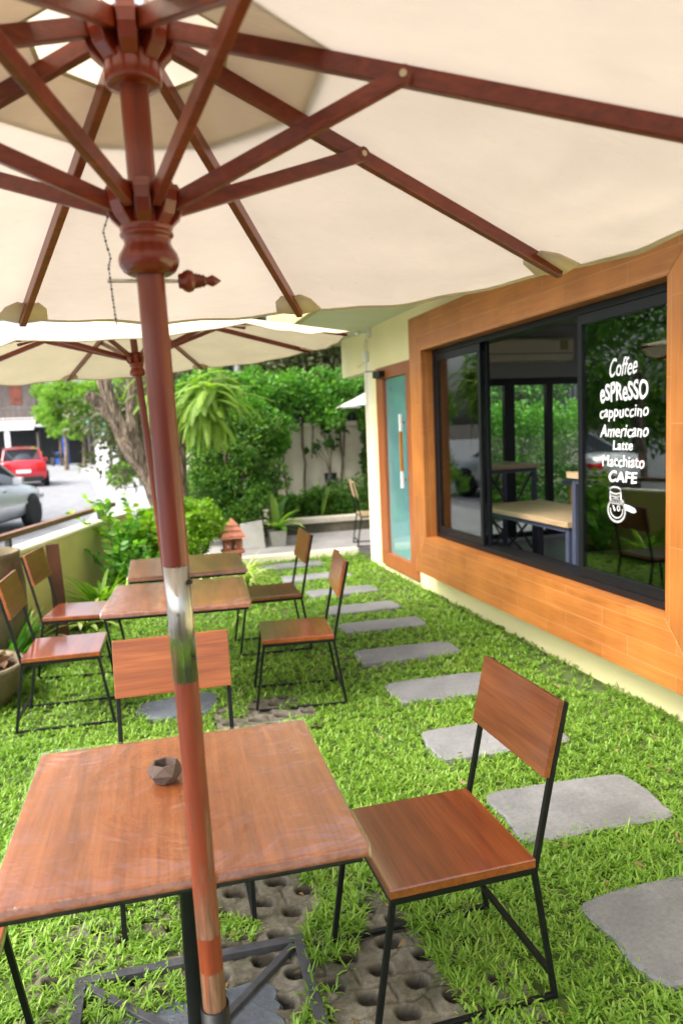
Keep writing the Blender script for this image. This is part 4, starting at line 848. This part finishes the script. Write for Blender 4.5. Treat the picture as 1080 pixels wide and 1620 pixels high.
# terrace objects: lantern, slab, potted plant
ln_ = plant('terracotta_lantern', 'terracotta garden lantern with a stepped pointed roof behind the far table', 'lantern', (1.01, 8.6, 0))
b = MB(); b.box((-.09, -.09, .0), (.09, .09, .30), .01).box((-.125, -.125, .302), (.125, .125, .335), .006); b.build('pedestal', M['terracotta'], ln_)
b = MB()
for a in (1, -1):
    for c_ in (1, -1): b.box((a * .085 - .018, c_ * .085 - .018, .337), (a * .085 + .018, c_ * .085 + .018, .478))
b.box((-.02, -.02, .337), (.02, .02, .478)).box((-.014 - .04, -.09, .337), (.014 - .04, -.075, .478)).box((-.014 + .04, -.09, .337), (.014 + .04, -.075, .478)).build('chamber', M['terracotta'], ln_)
def pyr(mb, h0, h1, z0, z1): mb.add([(-h0, -h0, z0), (h0, -h0, z0), (h0, h0, z0), (-h0, h0, z0), (-h1, -h1, z1), (h1, -h1, z1), (h1, h1, z1), (-h1, h1, z1)], [(3, 2, 1, 0), (4, 5, 6, 7), (0, 1, 5, 4), (1, 2, 6, 5), (2, 3, 7, 6), (3, 0, 4, 7)])
b = MB(); pyr(b, .150, .125, .480, .500); pyr(b, .138, .095, .502, .565); pyr(b, .110, .062, .567, .620); pyr(b, .074, .008, .622, .700); b.build('roof', M['terracotta'], ln_)
sb = MB(); sb.add([(-.20, 0, 0), (.17, 0, 0), (.14, .0, .40), (-.17, 0, .36), (-.20, .06, 0), (.17, .06, 0), (.14, .06, .40), (-.17, .06, .36)], [(0, 1, 2, 3), (7, 6, 5, 4), (0, 4, 5, 1), (1, 5, 6, 2), (2, 6, 7, 3), (3, 7, 4, 0)]); o = sb.build('concrete_slab', M['concrete'], None, .008); o.location = (1.50, 10.3, .055); o.rotation_euler = (R_(-8), 0, R_(-8)); tag(o, 'pale concrete slab standing on edge beside the lantern', 'slab')
pp = plant('potted_plant', 'broad leaved plant in a square concrete pot on the terrace', 'potted plant', (1.87, 10.45, .055))
b = MB(); b.add([(-.10, -.10, 0), (.10, -.10, 0), (.10, .10, 0), (-.10, .10, 0), (-.12, -.12, .22), (.12, -.12, .22), (.12, .12, .22), (-.12, .12, .22), (-.10, -.10, .20), (.10, -.10, .20), (.10, .10, .20), (-.10, .10, .20)], [(3, 2, 1, 0), (0, 1, 5, 4), (1, 2, 6, 5), (2, 3, 7, 6), (3, 0, 4, 7), (4, 5, 9, 8), (5, 6, 10, 9), (6, 7, 11, 10), (7, 4, 8, 11), (8, 9, 10, 11)]); b.build('pot', M['concrete'], pp, .004)
strap_leaves([((0, 0, .2), a, l_, .13, p_, bd) for a, l_, p_, bd in ((.2, .42, 1.0, 1.0), (-.9, .45, .9, 1.1), (1.4, .5, 1.3, .5), (2.6, .4, 1.0, .9), (-2.1, .4, .9, 1.3), (.6, .55, 1.35, .6), (-.2, .36, .5, 1.0), (-1.4, .38, .6, 1.2), (1.9, .6, 1.45, .3), (-.5, .5, 1.15, 1.1), (.0, .34, .2, .7))], M['shrub'], 'foliage', pp)
strap_leaves([((0, 0, .2), a, l_, .11, p_, bd) for a, l_, p_, bd in ((-.1, .48, .85, 1.3), (-.7, .5, .75, 1.5), (-2.6, .3, .9, 1.0))], M['stripe'], 'pale_leaf', pp)

# spider plants, pot edge by the far table
sp_l = ['striped arching spider plant right of the far table', 'striped spider plant behind the far table, left of the lantern']
for i, (x, y, z, k) in enumerate(((.98, 7.3, .16, 110), (.62, 7.9, .14, 80))):
    b = plant('spider_plant', sp_l[i], 'plant', (x, y, 0), 'striped spider plants beside the far table')
    MB().lathe([(.10, 0), (.15, .15), (.135, .15), (.12, .12), (0, .12)], 16).build('pot', M['claypot'], b)
    strap_leaves([((rng.uniform(-.04, .04), rng.uniform(-.04, .04), z), rng.uniform(0, 6.28), rng.uniform(.25, .5), .017, rng.uniform(.7, 1.5), rng.uniform(1.2, 2.6)) for _ in range(k)], M['stripe'], 'foliage', b)
# border plants left of the tables
bp = [('bromeliad', 'bright yellow green rosette plant by the yellow wall, left of the tables', (-.42, 7.55), 60, .46, .045, M['bright'], .9),
      ('bromeliad', 'smaller pale green rosette plant in front of the bright one', (-.55, 6.9), 34, .36, .05, M['stripe'], .8),
      ('bromeliad', 'pale green strappy plant behind the dark left chair', (-.95, 6.3), 40, .42, .045, M['stripe'], 1.0),
      ('bromeliad', 'green strappy plant between the two left chairs', (-.98, 5.75), 40, .44, .05, M['hedge'], 1.0),
      ('bromeliad', 'green plant at the foot of the wall behind the middle table', (-.15, 7.2), 40, .36, .035, M['bright'], .9)]
for nm, lb, (x, y), k, ln, wd, mt, pt in bp:
    b = plant(nm, lb, 'plant', (x, y, 0), 'rosette plants in the left border')
    strap_leaves([((rng.uniform(-.05, .05), rng.uniform(-.05, .05), .02), rng.uniform(0, 6.28), ln * rng.uniform(.6, 1.15), wd, rng.uniform(.45, 1.4) * pt, rng.uniform(.3, 1.3)) for _ in range(k)], mt, 'foliage', b)
def zz(name, label, x, y, k, h, mt):     # plant with pinnate upright stems
    b = plant(name, label, 'plant', (x, y, 0)); Pp = []; Dd = []; mb = MB()
    for i in range(k):
        a = rng.uniform(0, 6.28); tilt = rng.uniform(.1, .55); hh = h * rng.uniform(.65, 1.1); pts = []
        for q in range(9):
            u = q / 8; r = hh * u * math.sin(tilt * (.6 + u)); pts.append((r * math.cos(a), r * math.sin(a), hh * u * math.cos(tilt * (.5 + .7 * u))))
        mb.tube(pts, [.008 - .0006 * q for q in range(9)], 5)
        for q in range(2, 17):
            u = q / 2; i0 = min(int(u), 7); p = Vector(pts[i0]).lerp(Vector(pts[i0 + 1]), u - i0)
            for sg in (1, -1): Pp.append(p[:]); Dd.append((-math.sin(a) * sg + .4 * math.cos(a), math.cos(a) * sg + .4 * math.sin(a), .45))
    mb.build('stems', mt, b); N = len(Pp); V, F = leaves(np.array(Pp), np.array(Dd) + rng.normal(0, .15, (N, 3)), rng.uniform(.07, .10, N) * h / .7, .045 * h / .7, .08, .1); npmesh('foliage', V, F, mt, b, np.repeat(rng.uniform(0, 1, N), 4)); return b
zz('upright_plant', 'dark glossy upright plant against the yellow wall', -.28, 8.25, 14, .95, M['hedge']); zz('upright_plant', 'tall fresh green feathery plant at the end of the yellow wall', .02, 8.6, 16, 1.05, M['bright']); zz('upright_plant', 'leafy upright plant between the wall and the tree foot', -.05, 7.9, 10, .6, M['hedge'])
b = plant('golden_shrub', 'low bright yellow green shrub around the tree foot', 'shrub', (.30, 8.45, 0))
blob_leaves([(0, 0, .45, .42, .38, .38), (.28, .1, .62, .3, .3, .28), (-.2, .15, .7, .26, .26, .22), (.1, .1, .8, .3, .3, .2)], 9000, .055, .45, mat=M['bright'], parent=b, sub=24, subr=.36); mb = MB()
for k in range(6): mb.tube([(0, 0, 0), (.2 * math.cos(k), .2 * math.sin(k), .6)], [.015, .006], 5)
mb.build('stems', M['bark'], b)
b = plant('golden_shrub', 'bright green low shrub right of the tree foot, left of the lantern', 'shrub', (.62, 8.9, 0))
blob_leaves([(0, 0, .55, .32, .3, .28), (.12, 0, .75, .24, .24, .18)], 5000, .055, .45, mat=M['bright'], parent=b, sub=20, subr=.38); MB().tube([(0, 0, 0), (0, 0, .5)], .015, 6).build('stems', M['bark'], b)
# street wall with wooden rail
d_ = Vector((WB[0] - WA[0], WB[1] - WA[1], 0)); Lw = d_.length; ang = math.atan2(d_.y, d_.x)
sw = thing('garden_wall', 'low mustard yellow wall with a wooden rail, between garden and street', 'wall', (WA[0], WA[1], 0), ang)
MB().box((1.50, 0, -.05), (Lw, .16, .72)).build('wall', M['olive'], sw, .004); MB().box((1.48, -.01, .722), (Lw + .02, .19, .75)).build('coping', M['creamlite'], sw, .004)
for x in (1.93, 4.15): MB().box((x, .065, .751), (x + .05, .105, .855)).build('rail_post', M['steelgrey'], sw)
MB().box((1.70, .045, .857), (Lw - .45, .125, .905), .006).build('rail', M['railwood'], sw)
# big jar and bowl planter at the left edge
jr = thing('clay_jar', 'large weathered clay jar at the left picture edge before the yellow wall', 'jar', (-1.20, 6.0, 0))
MB().lathe([(.20, 0), (.27, .12), (.33, .40), (.33, .62), (.305, .82), (.312, .87), (.29, .87), (.275, .80), (0, .78)], 30).build('jar', M['claypot'], jr)
strap_leaves([((rng.uniform(-.1, .1), rng.uniform(-.1, .1), .80), rng.uniform(1.8, 4.4), rng.uniform(.4, .62), .12, rng.uniform(.8, 1.4), rng.uniform(.2, .9)) for _ in range(16)], M['yellow'], 'foliage', jr)
bl_ = thing('planter_bowl', 'round concrete planter of brown curled leaves beside the left chair', 'planter', (-1.13, 5.12, 0))
MB().lathe([(.22, 0), (.30, .10), (.345, .24), (.345, .27), (.32, .27), (.30, .24), (0, .22)], 28).build('bowl', M['claypot'], bl_)
strap_leaves([((rng.uniform(-.22, .22), rng.uniform(-.22, .22), .22), rng.uniform(0, 6.28), rng.uniform(.10, .2), .10, rng.uniform(.2, 1.3), rng.uniform(.5, 2.2)) for _ in range(46)], M['red'], 'foliage', bl_, keel=.35)
o = MB().lathe([(.12, -.02), (.17, .05), (.15, .13), (.08, .19), (0, .20)], 14).build('border_rock', M['darkstone']); o.location = (-.62, 7.02, 0); o.scale = (1.6, .9, 1); tag(o, 'mossy brown rock in the border beside the left chairs', 'rock')

# ---------------------------------------------------------------- big tree with ferns
tr = thing('garden_tree', 'thick gnarled forked tree trunk behind the tables, ferns on it', 'tree', (.40, 9.5, 0))
def limb(mb, pts, rs, n=14, rough=.10, sub=6):
    P = []; R2 = []
    for i in range(len(pts) - 1):
        for q in range(sub):
            u = q / sub; a, b = Vector(pts[i]), Vector(pts[i + 1]); pm = Vector(pts[max(i - 1, 0)]); pn = Vector(pts[min(i + 2, len(pts) - 1)])
            p = .5 * ((2 * a) + (b - pm) * u + (2 * pm - 5 * a + 4 * b - pn) * u * u + (-pm + 3 * a - 3 * b + pn) * u ** 3); P.append(p); R2.append(rs[i] * (1 - u) + rs[i + 1] * u)
    P.append(Vector(pts[-1])); R2.append(rs[-1]); s0 = len(mb.v); mb.tube(P, R2, n)
    for k in range(s0, s0 + n * len(P)):
        c = P[(k - s0) // n]; v = Vector(mb.v[k]); a = 2 * PI * ((k - s0) % n) / n; f = 1 + rough * (math.sin(3 * a + v.z * 2.5) + .7 * math.sin(7 * a - v.z * 4) + .6 * math.sin(v.z * 17 + a * 2)); mb.v[k] = tuple(c + (v - c) * f)
mb = MB(); limb(mb, [(.02, 0, -.05), (-.02, 0, .3), (-.14, 0, .8), (-.28, 0, 1.25), (-.42, 0, 1.52), (-.50, 0, 1.72)], [.16, .125, .11, .115, .145, .13], 18)
limb(mb, [(-.46, 0, 1.58), (-.60, 0, 1.90), (-.66, .02, 2.15), (-.72, .02, 2.5), (-.8, .1, 3.2)], [.115, .095, .085, .08, .06], 14)
limb(mb, [(-.44, 0, 1.55), (-.40, .02, 1.9), (-.37, 0, 2.2), (-.33, 0, 2.6), (-.2, .1, 3.4)], [.11, .09, .085, .08, .06], 14)
limb(mb, [(-.66, 0, 1.95), (-.80, -.03, 2.12), (-.90, -.05, 2.22)], [.08, .07, .062], 12)
mb.build('trunk', M['bark'], tr)
mb = MB(); limb(mb, [(.10, -.05, -.02), (.13, -.08, .5), (.12, -.08, 1.1), (.13, -.06, 1.6), (.05, 0, 2.2), (.2, 0, 3.0)], [.10, .08, .07, .07, .06, .05], 12); limb(mb, [(.10, -.06, 1.8), (.3, -.2, 2.15), (.5, -.3, 2.3)], [.05, .04, .03], 10)
mb.build('limb', M['bark'], tr)
blob_leaves([(rng.uniform(-1.7, 1.3), rng.uniform(-1., 1.4), rng.uniform(3.9, 5.4), .7, .7, .45) for _ in range(9)], 5000, .10, .4, mat=M['hedge'], parent=tr, name='crown', sub=16, subr=.36)
def fern(label, c, k, ln, a0=0, a1=2 * PI):
    t = plant('epiphytic_fern', label, 'fern', c, 'ferns growing on the tree'); V = []; F = []; T = []
    for i in range(k):
        az = rng.uniform(a0, a1); L_ = ln * rng.uniform(.6, 1.15); pitch = rng.uniform(-.9, .75); bend = rng.uniform(.7, 1.9); p = np.array([rng.normal(0, .10), rng.normal(0, .08), rng.normal(0, .10)]); h = np.array([math.cos(az), math.sin(az), 0]); sd = np.array([-math.sin(az), math.cos(az), 0]); tt = rng.uniform(0, 1); m_ = 26
        for q in range(m_):
            u = q / (m_ - 1); a = pitch - bend * u ** .8; a = max(a, -1.5); dr = h * math.cos(a) + np.array([0, 0, 1]) * math.sin(a); nn = -h * math.sin(a) + np.array([0, 0, 1]) * math.cos(a)
            wl_ = ln * .085 * math.sin(PI * (.1 + .88 * u)) ** .6 + .004; st = L_ / m_
            for sg in (1, -1):
                o = len(V); tip = p + sd * sg * wl_ + dr * st * .9 - nn * wl_ * .25
                V += [p, p + dr * st * .95, tip + dr * st * .25, tip - dr * st * .2]; F.append((o, o + 1, o + 2, o + 3)); T += [min(1, max(0, tt + rng.normal(0, .08)))] * 4
            p = p + dr * st
    npmesh('fronds', V, F, M['fern'], t, T); MB().lathe([(0, -.1), (.07, -.06), (.09, 0), (.05, .06), (0, .08)], 10).build('root_ball', M['bark'], t)
fern('large yellow green hanging fern right of the front pole', (.86, 8.95, 2.12), 150, .60); fern('yellow green fern on the trunk just left of the front pole', (.27, 9.3, 2.20), 50, .36); fern('upper part of the yellow green fern reaching to the utility pole', (.98, 9.2, 2.28), 60, .4)

# ---------------------------------------------------------------- street
for i, (x, y, s_, lb) in enumerate(((-7.5, 17, 2.2, 'large tree across the street, mirrored in the lettered pane'), (-9.5, 23, 2.6, 'dark tree across the street behind the parked cars'), (-11.5, 30, 3.0, 'tall tree across the street, mirrored above the bench'))):
    b = plant('roadside_tree', lb, 'tree', (x, y, 0)); blob_leaves([(rng.uniform(-.7, .7) * s_, rng.uniform(-.6, .6) * s_, 1.6 + q * .8, s_ * .7, s_ * .6, s_ * .5) for q in range(6)], 6000, .24, .45, mat=M['shrub'], parent=b, name='crown', sub=20, subr=.38); MB().tube([(0, 0, -.05), (.1, 0, 1.4), (0, .1, 2.8)], [.2, .16, .1], 8).build('trunk', M['bark'], b)
up_ = thing('utility_pole', 'grey concrete utility pole behind the fern with a dark cable box', 'utility pole', (1.93, 14.2, 0)); MB().lathe([(.085, -.05), (.07, 6)], 16).build('pole', M['concrete'], up_); MB().box((-.17, -.10, 2.1), (-.09, .02, 5)).build('conduit', M['black'], up_)
nh = thing('white_house', 'white neighbouring house corner behind the fern', 'house', (1.0, 16.5, 0)); MB().box((-.2, 0, -.05), (.95, 1.5, 5)).build('wall', M['white'], nh); MB().box((.15, -.03, 2.2), (.6, -.002, 3.2)).build('window', M['carglass'], nh); MB().box((-.4, -.3, 5.001), (1.2, 1.8, 5.15)).build('roof', M['concrete'], nh)

def make_car(name, label, loc, heading, paint, sedan):
    t = thing(name, label, 'car', loc, heading); L_, W_ = 4.45, 1.76
    if sedan: st = [(-2.22, .35, .82, .72), (-2.15, .25, .98, .80), (-1.6, .22, 1.0, .87), (-.6, .22, .95, .88), (.6, .22, .93, .88), (1.2, .22, .90, .87), (1.75, .22, .84, .84), (2.1, .24, .74, .76), (2.24, .34, .60, .62)]; gh = [(-1.75, 1.0, .68, 0), (-1.0, 1.40, .60, 1), (-.2, 1.45, .60, 1), (.45, 1.40, .60, 1), (1.25, .94, .70, 0)]
    else: st = [(-1.95, .35, .95, .74), (-1.90, .26, 1.02, .82), (-1.4, .22, 1.0, .87), (-.4, .22, .98, .88), (.8, .22, .95, .88), (1.3, .22, .92, .87), (1.7, .22, .84, .82), (1.95, .30, .65, .66)]; gh = [(-1.88, 1.02, .70, 0), (-1.55, 1.42, .60, 1), (-.5, 1.52, .60, 1), (.25, 1.46, .60, 1), (1.05, .96, .70, 0)]
    V = []; F = []; n = 14
    for x, zb, zt, hw in st:
        half = [(0, zb), (hw * .8, zb), (hw * .97, zb + .10), (hw, zb + (zt - zb) * .45), (hw * .985, zb + (zt - zb) * .72), (hw * .93, zt - .05), (hw * .80, zt), (0, zt + .035)]
        ring_ = [(x, y, z) for y, z in half] + [(x, -y, z) for y, z in half[-2:0:-1]]; V += ring_
    n = len(ring_)
    for i in range(len(st) - 1):
        for k in range(n): F.append((i * n + k, (i + 1) * n + k, (i + 1) * n + (k + 1) % n, i * n + (k + 1) % n))
    F += [tuple(range(n)), tuple(range((len(st) - 1) * n, len(st) * n))[::-1]]
    MB().add(V, F, True).build('body', paint, t)
    V = []; F = []
    for x, z, hw, _ in gh: V += [(x, .72, .93), (x, hw, z), (x, -hw, z), (x, -.72, .93)]
    for i in range(len(gh) - 1):
        for k in range(3): F.append((i * 4 + k, i * 4 + k + 1, (i + 1) * 4 + k + 1, (i + 1) * 4 + k))
    MB().add(V, F, True).build('window_glass', M['carglass'], t)
    rf = MB(); rp = [(x, z + .006, hw + .012) for x, z, hw, k in gh if k]
    V = []; F = []
    for x, z, hw in rp: V += [(x, hw, z - .02), (x, hw * .8, z + .02), (x, 0, z + .035), (x, -hw * .8, z + .02), (x, -hw, z - .02)]
    for i in range(len(rp) - 1):
        for k in range(4): F.append((i * 5 + k, i * 5 + k + 1, (i + 1) * 5 + k + 1, (i + 1) * 5 + k))
    rf.add(V, F, True)
    for s_ in (1, -1):
        for x0_, z0_, x1_, z1_ in ((gh[0][0], gh[0][1], gh[1][0], gh[1][1]), (gh[-1][0], gh[-1][1], gh[-2][0], gh[-2][1]), (-.15, .98, -.12, gh[2][1])): rf.bar((x0_, s_ * .71, z0_), (x1_, s_ * .615, z1_), .05, .04)
    rf.build('roof', paint, t)
    for x in (-1.32, 1.38):
        for s_ in (1, -1):
            Mx = Matrix.Rotation(PI / 2, 4, 'X'); wh = bpy.data.objects.new('wheel', None); C.objects.link(wh); wh.parent = t; wh.location = (x, s_ * .80, .315)
            MB().lathe([(.20, -.10), (.29, -.10), (.315, -.07), (.315, .07), (.29, .10), (.20, .10)], 28, M4=Mx).build('tyre', M['tyre'], wh)
            rm = MB().lathe([(.0, -.06), (.20, -.06), (.205, .085), (.20, .085), (.19, .06), (0, .06)], 24, M4=Mx)
            for q in range(9): a = q * 2 * PI / 9; rm.bar((.03 * math.cos(a), -s_ * -.088, .03 * math.sin(a)), (.195 * math.cos(a), s_ * .088, .195 * math.sin(a)), .035, .02, (0, 1, 0))
            rm.build('rim', M['silver'], wh)
            MB().lathe([(0, -.001), (.36, -.001), (.36, .001), (0, .001)], 28, (x, s_ * .868, .335), Mx).build('wheel_arch', M['tyre'], t)
            wh.location.y = s_ * .815
    xr = st[0][0]
    for s_ in (1, -1):
        MB().box((xr - .02, s_ * .62 - .17, .72 if not sedan else .70), (xr + .16, s_ * .62 + .17, .93 if not sedan else .84), .03).build('tail_light', M['redlens'], t)
        MB().box((st[-1][0] - .14, s_ * .58 - .16, .52), (st[-1][0] + .0, s_ * .58 + .16, .64), .03).build('headlight', M['chrome'], t)
        MB().box((.62, s_ * .93 - .09, .92), (.74, s_ * .93 + .09, 1.06), .03).build('mirror', paint, t)
        if sedan: MB().box((.1, s_ * .885 - .006, .80), (.25, s_ * .885 + .006, .83)).build('door_handle', M['chrome'], t)
    MB().box((xr - .03, -.26, .56), (xr - .012, .26, .69)).build('number_plate', M['white'], t)
    MB().box((xr - .035, -.70, .22), (xr + .22, .70, .42), .03).build('bumper', M['tyre'], t)
    return t
hs = math.atan2(.957, .29)
make_car('silver_car', 'silver grey sedan at the left picture edge beyond the wooden rail', (-3.30, 15.15, -.052), hs, M['silver'], True)
make_car('red_car', 'red hatchback seen from behind on the street', (-4.42, 32.3, -.052), math.radians(99), M['redpaint'], False)
mc = thing('motorcycle', 'dark parked motorcycle at the end of the street', 'motorcycle', (-5.2, 55, -.05), 2.2)
Mx = Matrix.Rotation(PI / 2, 4, 'X')
for x in (-.6, .6): MB().lathe([(.2, -.05), (.3, -.05), (.3, .05), (.2, .05)], 18, (x, 0, .3), Mx).build('wheel', M['tyre'], mc)
MB().tube([(-.7, 0, .6), (-.2, 0, .75), (.1, 0, .6), (.45, 0, .95), (.6, 0, .4)], [.10, .14, .12, .12, .05], 8).build('body', M['black'], mc); MB().tube([(.42, -.3, 1.05), (.42, .3, 1.05)], .02, 6).build('handlebar', M['black'], mc)
gp = thing('gate_post', 'white pillar with a teal sign board at the road bend', 'pillar', (-1.55, 37, 0))
MB().box((-.25, -.2, -.05), (.35, .3, 2.05)).box((.5, -.1, -.05), (.75, .1, 1.6)).build('pillar', M['white'], gp); MB().box((-.55, -.26, 1.95), (.30, -.21, 2.62), .01).build('sign_board', M['teal'], gp)
# wooden house and shed at the end of the street
h = thing('timber_house', 'old grey two storey timber house at the end of the street, rusty panel upstairs', 'house', (-12.5, 60, 0))
MB().box((-4, 0, 3.3), (5.6, 7, 7.0)).build('wall', M['timber'], h); MB().box((-4, .8, -.05), (5.4, 7, 3.295)).build('ground_floor', M['darkin'], h)
MB().box((3.9, -.04, 4.5), (4.7, -.002, 5.8)).build('rusty_panel', M['rust'], h); MB().box((1.5, -.05, 4.4), (2.8, -.003, 5.8)).build('window', M['carglass'], h)
r_ = MB(); r_.add([(-4.6, -1, 7.0), (6.2, -1, 7.0), (6.2, 8, 7.0), (-4.6, 8, 7.0), (-4.6, 3.5, 9.4), (6.2, 3.5, 9.4)], [(0, 1, 5, 4), (3, 4, 5, 2), (0, 4, 3), (1, 2, 5), (0, 3, 2, 1)]); r_.build('roof', M['rust'], h)
aw = MB(); aw.add([(-4, -.05, 3.5), (5.6, -.05, 3.5), (5.6, -2.2, 2.9), (-4, -2.2, 2.9), (-4, -.05, 3.4), (5.6, -.05, 3.4), (5.6, -2.2, 2.55), (-4, -2.2, 2.55)], [(3, 2, 1, 0), (4, 5, 6, 7), (2, 3, 7, 6), (0, 4, 7, 3), (1, 2, 6, 5)]); aw.build('awning', M['white'], h)
for x in (.8, 3.6): MB().box((x, -2.1, -.05), (x + .35, -1.8, 2.75)).build('post', M['white'], h)
f = MB()
for i in range(40): f.box((-3.9 + i * .24, -1.0, 3.35), (-3.9 + i * .24 + .08, -.95, 4.1))
f.box((-4, -1.05, 4.1), (5.6, -.92, 4.2)).box((-4, -1.05, 3.28), (5.6, -.06, 3.34)).build('balcony', M['timber'], h)
h2 = thing('open_shed', 'low dark open shed with white awnings right of the timber house', 'shed', (-5.8, 59, 0))
MB().box((-1.0, 1.5, -.05), (2.6, 4, 3.0)).build('back_wall', M['darkin'], h2); MB().box((-1.1, -1, 2.75), (.6, 1.5, 2.9)).build('awning', M['white'], h2); MB().box((.65, -1, 2.35), (2.9, 1.5, 2.5)).build('awning', M['footpath'], h2)
for x in (-1.0, .62, 2.5): MB().box((x, -.9, -.05), (x + .15, -.75, 2.34)).build('post', M['timber'], h2)
o = MB().lathe([(.30, 0), (.33, .1), (.30, .85), (.33, .9), (0, .9)], 14).build('water_barrel', M['blue']); o.location = (-5.3, 57.6, -.05); tag(o, 'blue plastic barrel in front of the open shed', 'barrel')
o = MB().tube([(0, 0, 0), (0, 0, 2.2)], .28, 12).build('blue_banner_post', M['blue']); o.scale = (1, .3, 1); o.location = (-4.9, 58, -.05); tag(o, 'blue banner hanging in front of the open shed', 'banner')
tg = thing('street_umbrella', 'small teal street umbrella at the left edge near the timber house', 'umbrella', (-8.1, 42, 0)); MB().lathe([(1.1, 2.6), (.6, 2.95), (0, 3.1)], 16).build('canopy', M['teal'], tg); MB().tube([(0, 0, -.05), (0, 0, 3.0)], .04, 8).build('pole', M['white'], tg)
stt = [(-3.9, 46, 1.65, 'light green street tree over the road, left of the gnarled trunk'), (-5.0, 55, 1.6, 'green street tree behind the shed roof'), (-3.1, 49, 1.5, 'yellow green street tree above the white pillar'), (-1.0, 52, 2.3, 'distant green tree right of the road bend'), (1.6, 40, 2.5, 'distant green tree behind the golden shrub')]
for i, (x, y, s_, lb) in enumerate(stt):
    b = plant('street_tree', lb, 'tree', (x, y, 0), 'trees along the street')
    blob_leaves([(rng.uniform(-.6, .6) * s_, rng.uniform(-.5, .5) * s_, 2.1 + q * .62 * s_ / 2 + rng.uniform(0, .5), s_ * .55, s_ * .5, s_ * .4) for q in range(6)], 7000, .22, .45, mat=M['street'], parent=b, name='crown', sub=22, subr=.38)
    MB().tube([(0, 0, -.05), (.1, 0, 1.4), (0, .1, 2.8)], [.14, .11, .07], 8).build('trunk', M['bark'], b)
for i, (x, y, s_, lb) in enumerate(((-.6, 27, .5, 'yellow green roadside bush left of the trunk'), (.9, 19, .6, 'bright roadside bush behind the gnarled trunk'), (-7.2, 57, .7, 'green bush before the timber house'), (.1, 30, .8, 'wide green roadside bush behind the gnarled trunk'))):
    b = plant('roadside_bush', lb, 'bush', (x, y, 0), 'bushes along the road'); blob_leaves([(0, 0, s_ * .8, s_, s_ * .8, s_ * .8), (s_ * .5, 0, s_ * 1.2, s_ * .7, s_ * .6, s_ * .6)], 2600, .12, .45, mat=M['street'], parent=b, sub=26, subr=.28); MB().tube([(0, 0, -.05), (0, 0, s_)], .04, 6).build('stems', M['bark'], b)
